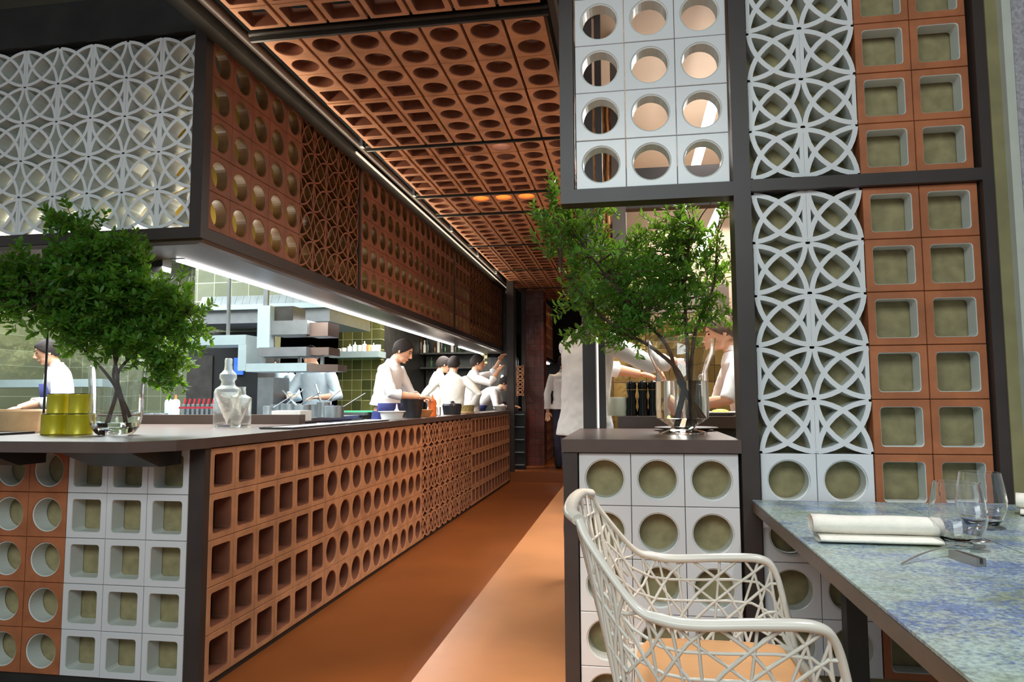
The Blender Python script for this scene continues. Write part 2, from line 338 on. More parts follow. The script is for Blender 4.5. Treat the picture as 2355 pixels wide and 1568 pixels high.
def blk_circle(s=0.2, d=0.07, hole=0.36, n=32, lip=True):
    h = s/2-0.0012; r = s*hole
    lay = [(_sqring(n, h), d, 0), (_sqring(n, h), 0.002, 0), (_sqring(n, h-0.002), 0, 0), (_ring(n, r+0.006), 0, 0)]
    if lip: lay += [(_ring(n, r+0.004), 0.004, 1), (_ring(n, r), 0.006, 1)]
    lay += [(_ring(n, r), d, 0), (_sqring(n, h), d, 0)]
    return _rings(lay)
def blk_square(s=0.2, d=0.07, hole=0.355, rr=0.012):
    h = s/2-0.0012; q = s*hole
    o_ = lambda a: _rsq(a, 0.001)
    lay = [(o_(h), d, 0), (o_(h), 0.002, 0), (o_(h-0.002), 0, 0), (_rsq(q+0.002, rr), 0, 1), (_rsq(q, rr), 0.003, 1), (_rsq(q, rr), d, 0), (o_(h), d, 0)]
    return _rings(lay)
def _strip(pts, wd, d):
    vs = []; n = len(pts); L = []
    for i, p in enumerate(pts):
        a = pts[max(i-1, 0)]; b_ = pts[min(i+1, n-1)]; tx, ty = b_[0]-a[0], b_[1]-a[1]; l = math.hypot(tx, ty); nx, ny = -ty/l, tx/l
        L.append(((p[0]+nx*wd/2, p[1]+ny*wd/2), (p[0]-nx*wd/2, p[1]-ny*wd/2)))
    for (a, b_) in L: vs += [(a[0], a[1], 0.0), (b_[0], b_[1], 0.0), (b_[0], b_[1], d), (a[0], a[1], d)]
    fs = []; mi = []
    for i in range(n-1):
        for k in range(4):
            fs.append((i*4+k, i*4+(k+1) % 4, (i+1)*4+(k+1) % 4, (i+1)*4+k)); mi.append(1 if k in (1, 3) else 0)
    return vs, fs, mi
def blk_lattice(s=0.2, d=0.07, wd=0.0185, bar=0, c=0.10, n=10):
    vs, fs, mi = [], [], []; h = 0.5
    R = math.sqrt(c*c+(1+c)**2); a0 = math.atan2(1+c, c); a1 = math.atan2(c, 1+c); arcs = []
    base = [(-c+R*math.cos(a0+(a1-a0)*k/n), -c+R*math.sin(a0+(a1-a0)*k/n)) for k in range(n+1)]
    e = wd/s*0.42; sc = lambda p: (((p[0]-.5)*(1-2*e))*s, ((p[1]-.5)*(1-2*e))*s)
    for q in range(4):
        pts = base
        for _ in range(q): pts = [(1-y, x) for x, y in pts]
        arcs.append([sc(p) for p in pts])
    if bar: x = (0.5-e)*s*bar; arcs.append([(x, -s/2+.001), (x, s/2-.001)])
    for j, a in enumerate(arcs):
        v_, f_, m_ = _strip(a, wd if j < 4 else wd*0.8, d); b0 = len(vs)
        off = 0.0004*j
        vs += [(x, y, z+off) for x, y, z in v_]; fs += [tuple(i+b0 for i in f) for f in f_]; mi += m_
    return vs, fs, mi
BLK = {}
def blk(kind, s, d, **k):
    key = (kind, round(s, 4), d, tuple(sorted(k.items())))
    if key not in BLK: BLK[key] = {'c': blk_circle, 's': blk_square, 'l': blk_lattice}[kind](s, d, **k)
    return BLK[key]
def panel(name, O, U, V, W, s, rows, mats, parent, d=0.07, label=None, pitch_u=None, jit=0.0008, **k):
    """rows: list of strings, top row first; O is the top left corner of the face; V points down"""
    O, U, V, W = Vector(O), Vector(U), Vector(V), Vector(W); mb = MB(); rnd = random.Random(len(name)+len(rows)*7)
    flip = U.cross(V).dot(W) < 0
    for j, row in enumerate(rows):
        for i, ch in enumerate(row):
            if ch == ' ': continue
            kk = {}
            if ch == 'l': kk = dict(bar=(1 if (i+j) % 2 == 0 else -1)); kk.update(k)
            vs, fs, mi = blk(ch, s, d, **kk)
            c = O+U*((i+.5)*s)+V*((j+.5)*s)+W*rnd.uniform(-jit, jit)
            mb.add([c+U*a+V*b_+W*w_ for a, b_, w_ in vs], [f if flip else f[::-1] for f in fs], mi)
    o = mb.build(name, mats, parent)
    if label: o['label'] = label
    return o
X, Y, Z = Vector((1, 0, 0)), Vector((0, 1, 0)), Vector((0, 0, 1))
WH = ['glaze', 'glaze_in']; TE = ['terra', 'terra_shade']; TW = ['terra_red', 'glaze_in']

# ------------------------------------------------------------------ the setting
PZ = 0.15                                            # height of the dining platform and of the kitchen floor
struct(MB().box(-8, -4, -0.08, 6, 17, 0).build('floor', 'floor'))
pf = MB().prism([(-0.875, -4), (6, -4), (6, 14.2), (-0.875, 14.2)], 0.0, PZ, [1, 0, 1, 1, 1, 1])
struct(pf.build('floor', ['platform', 'riser_and_shadow']))
struct(MB().box(-0.935, -4, 0.0, -0.8755, 10.94, 0.004).build('step_shadow_1', 'riser_and_shadow'))  # dark strip stands for the step's shadow on the lower floor
struct(MB().box(-7.5, 3.35, 0.0, -2.30, 16, PZ).build('floor', 'oven'))
struct(MB().box(-2.29, 10.95, 0.0, -0.88, 14.2, PZ).build('floor', 'floor'))
struct(MB().box(-8, -4, 4.0, 6, 17, 4.08).build('ceiling', 'void'))
struct(MB().box(-8, 14.2, 0, 6, 14.3, 4.0).build('wall_back', 'void'))
struct(MB().box(-7.6, 3.2, 0, -7.5, 14.2, 4.0).build('wall_left', 'tile3'))
wr_ = MB().box(1.405, 2.76, 0, 4.5, 2.9, 4.0, 0).box(1.375, 2.765, 0, 1.405, 2.9, 4.0, 1).box(1.335, 2.80, 0, 1.375, 2.9, 4.0, 2)
struct(wr_.build('wall_right', ['plaster', 'plaster_edge', 'olive']))
struct(MB().box(-0.45, 6.90, 0.15, 4.5, 7.0, 1.98).build('wall_prep', 'tile2'))
struct(MB().box(-0.45, 6.90, 1.98, 4.5, 7.0, 4.0).build('wall_prep', 'beige'))
struct(MB().box(-0.30, 2.96, 3.45, 2.6, 6.9, 3.5).build('ceiling', 'beige'))
struct(MB().box(2.6, 2.9, 0.15, 2.7, 6.9, 4.0).build('wall_prep', 'beige'))
struct(MB().box(-7.5, 8.2, 0.15, -4.35, 8.35, 4.0).build('wall_kitchen', 'tile3'))
struct(MB().box(-4.5, 10.5, 0.15, -3.80, 10.65, 4.0).build('wall_kitchen', 'tile'))
struct(MB().box(-3.95, 10.65, 0.15, -3.80, 13.6, 4.0).build('wall_kitchen', 'oven'))
struct(MB().box(-3.95, 13.5, 0.15, -2.0, 13.6, 4.0).build('wall_kitchen', 'void'))

# ------------------------------------------------------------------ bar counter
A0, AP = 2.93, 0.2035
t = thing('bar_counter', 'long breeze-block bar counter with terracotta side and white block front', 'counter', (-1.95, 2.95, 0))
def child(o, par):
    o.parent = par; o.matrix_parent_inverse = Matrix.Translation(-Vector(par.location)) if par.rotation_euler.z == 0 else par.matrix_world.inverted()
    return o
AL = 39
ps = [panel('block_panel', (-1.845, A0+a*AP, 1.05), Y, -Z, -X, AP, [ch*n]*5, ['terra', 'terra_shade'], None, d=0.085, label=lb)
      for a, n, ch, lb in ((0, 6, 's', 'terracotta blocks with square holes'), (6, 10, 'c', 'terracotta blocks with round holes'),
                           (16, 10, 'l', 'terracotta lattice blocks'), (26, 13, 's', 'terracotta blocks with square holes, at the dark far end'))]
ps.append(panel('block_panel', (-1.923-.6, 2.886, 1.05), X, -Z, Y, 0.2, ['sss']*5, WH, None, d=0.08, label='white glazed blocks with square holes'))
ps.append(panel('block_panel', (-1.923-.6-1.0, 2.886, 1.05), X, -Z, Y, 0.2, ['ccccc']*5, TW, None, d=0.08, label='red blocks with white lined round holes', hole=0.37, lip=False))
ps.append(MB().box(-2.0, 2.98, 0.03, -1.935, 10.87, 1.05).build('backing_board', 'shade_board'))
ps.append(MB().box(-3.6, 2.97, 0.03, -2.0, 3.02, 1.05).build('backing_board', 'khaki'))
ps.append(MB().box(-1.921, 2.888, 0.0, -1.848, 2.928, 1.053).build('corner_post', 'frame'))
ps.append(MB().box(-1.935, 2.93, 0.0, -1.862, 10.88, 0.031).box(-3.6, 2.90, 0, -1.93, 2.96, 0.048).build('plinth', 'frame_dk'))
ps.append(MB().box(-1.99, 10.87, 0.0, -1.85, 10.92, 1.053).build('end_post', 'frame'))
for p in ps: child(p, t)
ct = thing('bar_countertop', 'dark brown bar top with a clipped corner over the breeze-block counter', 'worktop', (-2.2, 3.0, 1.053))
poly = [(-3.9, 2.555), (-1.975, 2.555), (-1.86, 2.70), (-1.83, 2.86), (-1.83, 10.92), (-2.10, 10.92), (-2.10, 4.6), (-3.9, 4.6)]
child(MB().prism(poly, 1.055, 1.100).build('slab', 'top'), ct)
for xa, xb in ((-2.75, -2.64), (-2.28, -1.96)):
    b_ = MB(); pts = [(2.56, 1.054), (2.885, 1.054), (2.885, 0.985), (2.74, 0.985)]
    vs = [(xa, y, z) for y, z in pts]+[(xb, y, z) for y, z in pts]
    b_.add(vs, [(0, 1, 2, 3), (7, 6, 5, 4), (0, 4, 5, 1), (1, 5, 6, 2), (2, 6, 7, 3), (3, 7, 4, 0)])
    child(b_.build('support_bracket', 'frame_dk'), ct)

# ------------------------------------------------------------------ overhead canopy above the bar
HP, HZ0, HZ1, HX, HY = 0.206, 2.15, 3.18, -2.14, 3.24
t = thing('overhead_canopy', 'hanging breeze-block canopy running the length of the bar', 'canopy', (-2.3, 3.4, 2.1))
ps = [panel('block_panel', (-2.20-8*HP, HY+.02, HZ1), X, -Z, Y, HP, ['llllllll']*5, ['glaze', 'glaze_in'], None, d=0.08, label='white glazed lattice blocks', wd=0.0165)]
for y0, rows, lb in ((3.30, ['ccccc']*5, 'terracotta blocks with round holes'), (4.33, ['lllll']*5, 'terracotta lattice blocks'),
                     (5.42, ['cccccccccccc']*5, 'terracotta blocks with round holes, middle bay'), (5.42+12*HP, ['sss']*5, 'terracotta blocks with square holes, middle bay'),
                     (8.58, ['ssss']*5, 'terracotta blocks with square holes, far bay'), (8.58+4*HP, ['lllllllllllll']*5, 'terracotta lattice blocks, far bay')):
    ps.append(panel('block_panel', (HX, y0, HZ1), Y, -Z, -X, HP, rows, ['terra_dk', 'glow_in'], None, d=0.065, label=lb, **({'lip': False} if rows[0][0] == 'c' else ({'wd': .012} if rows[0][0] == 'l' else {}))))
fr = MB().box(-2.20, 3.235, 2.09, -2.135, 3.30, 3.30)                       # corner post
ps.append(fr.build('corner_post', 'frame'))
ps.append(MB().box(-4.0, 3.24, 2.09, -2.20, 3.30, 2.148).build('bottom_rail', 'frame'))
ps.append(MB().box(-2.20, 3.30, 2.09, -2.135, 12.1, 2.148).build('bottom_rail', 'frame'))
ps.append(MB().box(-4.0, 3.24, 3.19, -2.20, 3.30, 3.42).build('top_rail', 'frame_dk'))
ps.append(MB().box(-2.20, 3.30, 3.185, -2.135, 12.1, 3.30).build('top_rail', 'frame_dk'))
for y0 in (5.375, 8.53): ps.append(MB().box(-2.21, y0, 2.148, -2.136, y0+.035, 3.185).build('bay_divider', 'frame'))
ps.append(MB().box(-2.21, 12.06, 2.148, -2.136, 12.1, 3.185).build('bay_divider', 'frame'))
# underside: gently rounded edge then flat soffit
us = MB()
prof = [(-2.145, 2.09), (-2.155, 2.072), (-2.18, 2.062), (-2.46, 2.062), (-2.46, 2.085), (-2.18, 2.085)]
n = len(prof); vs = [(x, 3.27, z) for x, z in prof]+[(x, 12.1, z) for x, z in prof]
us.add(vs, [tuple(range(n)), tuple(range(2*n-1, n-1, -1))]+[(i, i+n, (i+1) % n+n, (i+1) % n) for i in range(n)])
ps.append(us.build('soffit', 'canopy'))
ps.append(MB().box(-4.0, 3.245, 2.066, -2.46, 3.62, 2.088).build('soffit', 'canopy'))
ps.append(MB().box(-4.0, 3.62, 2.00, -2.62, 3.70, 2.30).build('inner_beam', 'frame_dk'))
ps.append(MB().box(-4.0, 3.42, 2.09, -2.53, 3.45, 3.18).build('inner_lining', 'cream', None))
ps.append(MB().box(-2.56, 3.47, 2.09, -2.53, 12.05, 3.18).build('inner_lining', 'brass'))
ps.append(MB().box(-4.0, 3.30, 3.18, -2.20, 3.42, 3.20).box(-2.54, 3.42, 3.18, -2.20, 12.06, 3.20).build('top_board', 'frame_dk'))
ps.append(MB().box(-2.535, 3.62, 2.052, -2.495, 9.95, 2.061).build('light_strip', 'led'))
ps.append(MB().box(-2.535, 10.35, 2.052, -2.495, 12.0, 2.061).build('light_strip', 'led'))
ps.append(MB().box(-2.56, 3.60, 2.062, -2.46, 12.05, 2.080).build('light_channel', 'steel_m'))
for p in ps: child(p, t)
area('track_light', (-2.00, 6.8, 3.02), (0, -140, 0), 0.04, 8.0, 9, (1.0, 0.82, 0.6))
area('canopy_inner_light', (-2.36, 3.9, 2.12), (180, 0, 0), 0.12, 1.0, 1.7, (1, 0.92, 0.7))
area('canopy_inner_light', (-2.36, 7.9, 2.12), (180, 0, 0), 0.12, 6.5, 5.0, (1, 0.9, 0.55))
area('canopy_inner_light', (-3.2, 3.36, 2.12), (180, 0, 0), 1.7, 0.05, 2.2, (1, 0.95, 0.8))
# steel duct channel between the canopy and the block ceiling
t = thing('ceiling_track', 'dark steel cable channel beside the hanging block ceiling', 'channel', (-2.0, 3.2, 3.16))
child(MB().box(-2.11, 0.5, 3.13, -2.03, 12.6, 3.24).build('channel', 'frame_dk'), t)
child(MB().tube([(-1.985, 0.5, 3.19), (-1.985, 12.6, 3.19)], 0.030, 10).build('pipe', 'frame'), t)
child(MB().box(-2.028, 5.0, 3.136, -2.018, 12.4, 3.150).build('light_strip', 'glow3'), t)
for y in (4.9, 6.2, 7.6, 9.0, 10.3, 11.6): child(MB().box(-1.96, y, 3.15, -1.935, y+0.05, 3.40).build('hanger_clip', 'steel'), t)

# ------------------------------------------------------------------ hanging block ceiling
CZ, CP, CX0 = 3.138, 0.2143, -1.664-0.2143
mods = [(1.60, 8, lambda s: 's'*8), (3.32, 8, lambda s: ('ccc'+'sssss') if s < 3 else 'c'*8), (4.985, 6, lambda s: 's'*6 if s < 3 else ('ccccss' if s < 6 else 'ccccss')),
        (6.27, 3, lambda s: 'ccc'), (6.955, 7, lambda s: 'c'*7), (8.43, 8, lambda s: 's'*8), (10.10, 8, lambda s: 'c'*8), (11.8, 8, lambda s: 's'*8)]
nth = ['nearest the camera, square holes', 'second from the camera, round and square holes', 'third from the camera, round and square holes',
       'short one with lit round holes', 'fifth from the camera, round holes', 'sixth from the camera, square holes', 'seventh from the camera', 'farthest, over the corridor end']
for k, (y0, n, pat) in enumerate(mods):
    t = thing('ceiling_panel', 'hanging terracotta block ceiling panel, '+nth[k], 'ceiling panel', (-1.13, y0, CZ), 0, 'hanging terracotta ceiling panels')
    for s_ in range(7):
        dd = 0.0
        o = panel('block_string', (CX0+s_*CP+0.007, y0, CZ), X, Y, Z, 0.2, list(pat(s_)), ['terra', 'terra_shade'], None, d=0.075, jit=.003)
        child(o, t)
    ye = y0+n*0.2
    yn = mods[k+1][0] if k+1 < len(mods) else ye+.05
    child(MB().box(CX0-.05, yn-.022, CZ-.004, CX0+7*CP+.02, yn-.004, CZ+.09).box(CX0-.05, ye+.006, CZ+.06, CX0+7*CP+.02, yn-.004, CZ+.09).build('cross_bar', 'frame_dk'), t)
    child(MB().tube([(CX0-.05, yn-.030, CZ+.03), (CX0+7*CP+.02, yn-.030, CZ+.03)], min(.014, (yn-ye)/2-.012) if yn-ye > .06 else .006, 8).build('tie_rod', 'frame_dk'), t)
    for s_ in range(8):
        child(MB().box(CX0+s_*CP-.010, ye+.015, CZ+.03, CX0+s_*CP+.004, ye+.03, CZ+.55).build('hanger_rod', 'steel_m'), t)
t = MB().box(CX0+7*CP+.03, 1.5, 3.12, CX0+7*CP+.06, 13.2, 3.22).build('ceiling_edge_bar', 'frame_dk'); tag(t, 'dark edge bar along the right side of the block ceiling', 'bar')
for k, (s_, y) in enumerate([(2, 6.37), (3, 6.37), (4, 6.37), (3, 13.1), (4, 13.1)]):
    x = CX0+(s_+.5)*CP
    t = thing('ceiling_lamp', ['left', 'middle', 'right'][k] + ' of the three glowing lamps in the short ceiling panel' if k < 3 else ['left', 'right'][k-3]+' of the two glowing lamps far down the corridor', 'lamp', (x, y, 3.24), 0, 'recessed ceiling lamps')
    o = MB().lathe([(0.066, 0), (0.066, 0.004)], (0, 0, -0.022), 20).build('lamp_disc', 'lamp', t)
    o = MB().lathe([(0.072, -0.018), (0.078, -0.018), (0.05, 0.12), (0.045, 0.12), (0.045, 0.118)], (0, 0, 0), 20).build('lamp_housing', 'frame_dk', t)
    l = bpy.data.lights.new('lamp_light', 'POINT'); l.energy = 0.9; l.color = (1, .42, .10); l.shadow_soft_size = .03
    lo = bpy.data.objects.new('lamp_light', l); C.objects.link(lo); lo.location = (x, y, 3.19)
for k, (x, y) in enumerate([(-0.914, 5.09)]):
    t = tag(MB().lathe([(0.022, 0), (0.022, .02), (0.015, .06)], (x, y, 3.225), 14).build('ceiling_spot', 'lampw'), ['small white spotlight shining through a ceiling block', 'small white spotlight right of the other ceiling spotlight', 'small white spotlight above the nearest ceiling panel'][k], 'lamp')

# ------------------------------------------------------------------ partition screen (right)
RY, TY = 2.812, 2.836
t = thing('partition_screen', 'tall dark-framed partition filled with white and terracotta breeze blocks', 'partition', (0.5, 2.83, PZ))
ps = []
ps.append(panel('block_panel', (-0.2035, RY, 1.053), X, -Z, Y, 0.2015, ['ccc']*5, WH, None, d=0.075, hole=0.365, label='low white blocks with round holes left of the post'))
ps.append(panel('block_panel', (-0.199, RY, 3.105), X, -Z, Y, 0.2, ['ccc']*5, WH, None, d=0.075, hole=0.365, label='upper white blocks with open round holes'))
ps.append(panel('block_panel', (0.483, TY, 3.112), X, -Z, Y, 0.2, ['ll']*5, WH, None, d=0.08, label='upper white lattice blocks'))
ps.append(panel('block_panel', (0.885, TY, 3.112), X, -Z, Y, 0.2, ['ss']*5, TW, None, d=0.07, label='upper red blocks with white lined square holes', hole=0.36))
ps.append(panel('block_panel', (0.483, TY, 2.062), X, -Z, Y, 0.2015, ['ll']*5, WH, None, d=0.08, label='lower white lattice blocks'))
ps.append(panel('block_panel', (0.483, TY, 2.062-5*0.2015), X, -Z, Y, 0.2015, ['cc']*4, WH, None, d=0.07, hole=0.365, label='white blocks with round holes behind the table'))
ps.append(panel('block_panel', (0.888, TY, 2.062), X, -Z, Y, 0.2015, ['ss']*9, TW, None, d=0.07, label='lower red blocks with white lined square holes', hole=0.36))
ps.append(MB().box(-0.2035, RY+.075, PZ, 0.412, RY+.10, 1.053).build('backing_board', 'khaki'))
ps.append(MB().box(0.478, TY+.08, PZ, 1.29, TY+.10, 3.30).build('backing_board', 'khaki'))
ps.append(MB().box(-0.262, RY-.014, PZ, -0.207, RY+.10, 1.053).build('frame_post', 'frame'))
ps.append(MB().box(-0.262, RY-.014, 2.046, -0.207, RY+.07, 3.30).build('frame_post', 'frame'))
ps.append(MB().box(0.410, RY-.014, PZ, 0.474, TY+.09, 3.30).build('frame_post', 'frame'))
ps.append(MB().box(1.296, TY-.03, PZ, 1.338, TY+.10, 3.30).build('frame_post', 'frame'))
ps.append(MB().box(-0.207, RY-.014, 2.046, 0.410, RY+.07, 2.102).build('frame_rail', 'frame'))
ps.append(MB().box(0.474, TY-.030, 2.062, 1.296, TY+.06, 2.108).build('frame_rail', 'frame'))
ps.append(MB().box(-0.262, RY-.014, 3.108, 0.410, RY+.07, 3.16).build('frame_rail', 'frame'))
ps.append(MB().box(0.474, TY-.030, 3.115, 1.296, TY+.06, 3.16).build('frame_rail', 'frame'))
for p in ps: child(p, t)
t = thing('serving_ledge', 'dark brown ledge between the partition and the prep room', 'ledge', (0.07, 3.3, 1.055))
child(MB().box(-0.268, 2.79, 1.056, 0.409, 3.86, 1.106).build('slab', 'top'), t)
child(MB().box(-0.262, 2.93, PZ, -0.22, 3.86, 1.055).build('side_panel', 'frame'), t)
child(MB().box(0.36, 2.93, PZ, 0.40, 3.86, 1.055).build('side_panel', 'frame'), t)
t = thing('support_post', 'pair of dark steel posts at the back of the serving ledge', 'post', (-0.2, 3.9, PZ))
child(MB().box(-0.252, 3.88, PZ, -0.182, 3.95, 3.449).build('post', 'frame'), t)
child(MB().box(-0.166, 3.88, PZ, -0.13, 3.95, 3.449).build('post', 'frame'), t)
child(MB().box(-0.177, 3.91, 1.106, -0.168, 3.93, 1.9).build('light_strip', 'glow'), t)
t = thing('prep_canopy', 'dark hanging frame over the prep counter behind the plants', 'canopy', (0.4, 4.2, 2.4))
child(MB().box(-0.085, 4.16, 1.85, -0.005, 4.24, 3.449).build('frame_post', 'canopy'), t)
child(MB().box(-0.005, 4.16, 2.38, 2.0, 4.24, 2.62).build('frame_beam', 'frame'), t)
child(MB().box(-0.045, 4.24, 2.40, -0.005, 6.7, 2.60).build('frame_beam', 'canopy'), t)
t = thing('striped_drape', 'brown striped drape hanging beside the prep room', 'drape', (-0.22, 5.2, 1.98))
mb = MB(); vs = []; n = 30
for i in range(n+1):
    x = -0.14+0.30*i/n; y = 0.025*math.sin(i*1.3)
    vs += [(x, y, 0), (x, y, 1.5), (x, y+.012, 1.5), (x, y+.012, 0)]
mb.add(vs, [(i*4+k, i*4+(k+1) % 4, (i+1)*4+(k+1) % 4, (i+1)*4+k) for i in range(n) for k in range(4)], 0, True)
mb.build('drape_cloth', 'wood', t)
tag(MB().box(-0.06, 6.6, 2.05, 0.9, 6.70, 2.30).build('wall_cabinet', 'canopy'), 'brown wall cabinet high on the prep room wall', 'cabinet')
for k, (x, z, y0, y1) in enumerate([(0.655, 2.60, 4.75, 6.5), (0.655, 2.60, 6.7, 6.86), (0.515, 3.0, 3.9, 5.4)]):
    tag(MB().box(x-.03, y0, z-.015, x+.03, y1, z+.015).build('light_tube', 'led'), ['bright white light tube behind the right plant', 'short light tube at the prep room wall', 'white light tube seen through the upper round blocks'][k], 'light')
t = thing('prep_counter', 'brown-edged prep counter behind the serving ledge', 'counter', (0.8, 4.6, PZ))
child(MB().box(-0.07, 4.05, 1.10, 2.4, 4.52, 1.165).build('worktop', 'top'), t)
child(MB().box(-0.06, 4.12, PZ, 2.36, 4.48, 1.10).build('cabinet_body', 'frame_dk'), t)

# ------------------------------------------------------------------ tables, chair, tableware
TZ = 0.885
for k, (x0, x1, lb) in enumerate([(0.442, 0.930, 'speckled blue-green table with bronze edge beside the white chair'), (0.9306, 1.42, 'second speckled blue-green table, pushed against the right side of the first')]):
    t = thing('dining_table', lb, 'table', ((x0+x1)/2, 1.93, PZ), 0, 'speckled dining tables')
    child(MB().box(x0+.0012, 1.057, TZ-.006, x1-.0012, 2.797, TZ).build('tabletop', 'table'), t)
    child(MB().box(x0, 1.055, TZ-.042, x1, 2.80, TZ-.0065).build('table_edge', 'bronze'), t)
    for y in (1.35, 2.45):
        child(MB().box((x0+x1)/2-.03, y-.03, PZ+.02, (x0+x1)/2+.03, y+.03, TZ-.042).build('leg', 'frame_dk'), t)
        child(MB().box((x0+x1)/2-.2, y-.2, PZ, (x0+x1)/2+.2, y+.2, PZ+.02).build('foot_plate', 'frame_dk'), t)

def smooth_path(pts, n=8):
    P = [Vector(p) for p in pts]; P = [P[0]*2-P[1]]+P+[P[-1]*2-P[-2]]; out = []
    for i in range(1, len(P)-2):
        for k in range(n):
            u = k/n; a, b, c, d = P[i-1], P[i], P[i+1], P[i+2]
            out.append(0.5*((2*b)+(c-a)*u+(2*a-5*b+4*c-d)*u*u+(3*b-a-3*c+d)*u**3))
    out.append(P[-2]); return out
ch = thing('woven_armchair', 'white openwork armchair with woven strands and peach seat cushion', 'chair', (0.15, 1.75, PZ))
def armrail(s_):                                    # s_ = -1 near the camera, +1 far side
    yc = 1.755; y = lambda d: yc+s_*d
    return smooth_path([(-0.112, y(.215), 1.005), (-0.085, y(.235), 0.955), (0.0, y(.275), 0.850), (0.055, y(.290), 0.828), (0.12, y(.294), 0.822), (0.24, y(.294), 0.828), (0.338, y(.292), 0.828),
                        (0.375, y(.288), 0.800), (0.396, y(.282), 0.72), (0.42, y(.272), 0.60)], 8)
rail = {}
for s_ in (-1, 1):
    rail[s_] = armrail(s_)
    r = [0.0115+0.007*min(1, max(0, (i-14)/10))*(1 if i < 48 else max(0.2, 1-(i-48)/12)) for i in range(len(rail[s_]))]
    child(MB().tube(rail[s_], r, 12, flat=0.62, up=(0, 0, 1)).build('arm_rail', 'chair'), ch)
child(MB().tube(smooth_path([(-0.112, 1.54, 1.005), (-0.135, 1.60, 1.012), (-0.142, 1.755, 1.014), (-0.135, 1.91, 1.012), (-0.112, 1.97, 1.005)], 6), 0.016, 12, flat=0.8).build('top_rail', 'chair'), ch)
seatc = [(0.0, 1.50), (0.46, 1.485), (0.46, 2.025), (0.0, 2.01)]
child(MB().tube([(-.01, 1.53, .585), (0.41, 1.485, .60), (0.42, 1.755, .60), (0.41, 2.025, .60), (-.01, 1.98, .585), (-.02, 1.755, .58), (-.01, 1.53, .585)], 0.013, 10).build('seat_frame', 'chair'), ch)
# strand panels: ruled surface between the rail and the lower edge
def ruled(top, bot, lines, r, name):
    def P(u, v):
        def on(L, u):
            f = max(0, min(1, u))*(len(L)-1); i = min(int(f), len(L)-2); return L[i].lerp(L[i+1], f-i)
        return on(top, u).lerp(on(bot, u), max(0, min(1, v)))
    mb = MB()
    for (u0, v0, u1, v1, k) in lines:
        n = max(3, int(10*math.hypot(u1-u0, (v1-v0)*.5)))
        mb.tube([P(u0+(u1-u0)*i/n, v0+(v1-v0)*i/n) for i in range(n+1)], r*k, 6)
    child(mb.build(name, 'chair'), ch)
def clipline(u0, v0, du, dv):
    # march until leaving the unit square
    t1 = []
    for (p, d) in ((u0, du), (v0, dv)):
        if d > 0: t1.append((1-p)/d)
        elif d < 0: t1.append(-p/d)
    tt = min(t1); return u0, v0, u0+du*tt, v0+dv*tt
rnd = random.Random(4)
lines = []
for v in (0.24, 0.47, 0.72, 0.95): lines.append((0.02, v, 0.99, v, 0.9))
for i in range(13):
    u = -0.35+i*0.13+rnd.uniform(-.02, .02)
    for sgn in (1, -1):
        uu = u if sgn > 0 else 1.0-u
        sl = rnd.uniform(0.30, 0.42)*sgn
        a, b_ = (uu, 0), (uu+sl, 1)
        # clip to 0..1 in u
        def cl(p, q):
            (x0, y0), (x1, y1) = p, q; t0, t1_ = 0, 1
            dx = x1-x0
            for lim, sg in ((0, 1), (1, -1)):
                c0 = sg*(x0-lim); c1 = sg*(x1-lim)
                if c0 < 0 and c1 < 0: return None
                if c0 < 0: t0 = max(t0, c0/(c0-c1))
                if c1 < 0: t1_ = min(t1_, c0/(c0-c1))
            return (x0+dx*t0, y0+(y1-y0)*t0, x0+dx*t1_, y0+(y1-y0)*t1_) if t1_-t0 > .1 else None
        L = cl(a, b_)
        if L: lines.append((*L, rnd.uniform(.8, 1.15)))
for i in range(9): u = 0.08+i*0.11+rnd.uniform(-.02, .02); lines.append((u, 0, u+rnd.uniform(-.02, .02), 1, 0.85))
for s_ in (-1, 1):
    top = rail[s_][6:]; n = len(top)
    bot = [Vector((-0.02+0.43*(i/(n-1)), 1.755+s_*(.235+.03*min(1, i/(n*.4))), 0.59)) for i in range(n)]
    ruled(top, bot, lines, 0.0042, 'woven_side')
bl = smooth_path([(-0.112, 1.54, 1.005), (-0.142, 1.755, 1.014), (-0.112, 1.97, 1.005)], 10)
bb = smooth_path([(-0.02, 1.52, 0.59), (-0.035, 1.755, 0.58), (-0.02, 1.99, 0.59)], 10)
lines_b = [(0, v, 1, v, 1) for v in (.12, .26, .42, .58, .75, .9)]+[(u, 0, u+sl, 1, 1) for u in (0, .12, .24, .36, .48, .6, .72) for sl in (.28,)]+[(u+.28, 0, u, 1, 1) for u in (0, .12, .24, .36, .48, .6, .72)]
ruled(bl, bb, lines_b, 0.0042, 'woven_back')
# corner infill between back and side
for s_ in (-1, 1):
    top = rail[s_][:16]; bot = [Vector((-0.02, 1.755+s_*.235, 0.59)) for _ in top]
    ruled(top, bot, [(u, 0, u+.15, .95, 1) for u in (0.05, .3, .55, .8)]+[(0, v, 1, v, 1) for v in (.3, .55, .8)]+[(u+.3, 0, u-.1, .9, 1) for u in (.1, .4, .65)], 0.0042, 'woven_corner')
child(MB().box(0.0, 1.50, 0.597, 0.40, 2.01, 0.605).build('seat_net', 'chair'), ch)
sc = MB(); nx, ny = 14, 14; vs = []
for i in range(nx+1):
    for j in range(ny+1):
        u, v = i/nx*2-1, j/ny*2-1; e = (1-abs(u)**8)*(1-abs(v)**8)
        vs.append((0.20+u*.195*(1-.03*abs(v)**4), 1.755+v*.235*(1-.03*abs(u)**4), 0.607+0.034*e**0.4+.004*(1-u*u)*(1-v*v)))
nv = len(vs); vs += [(x, y, 0.606) for x, y, z in vs]
fs = [(i*(ny+1)+j, (i+1)*(ny+1)+j, (i+1)*(ny+1)+j+1, i*(ny+1)+j+1) for i in range(nx) for j in range(ny)]
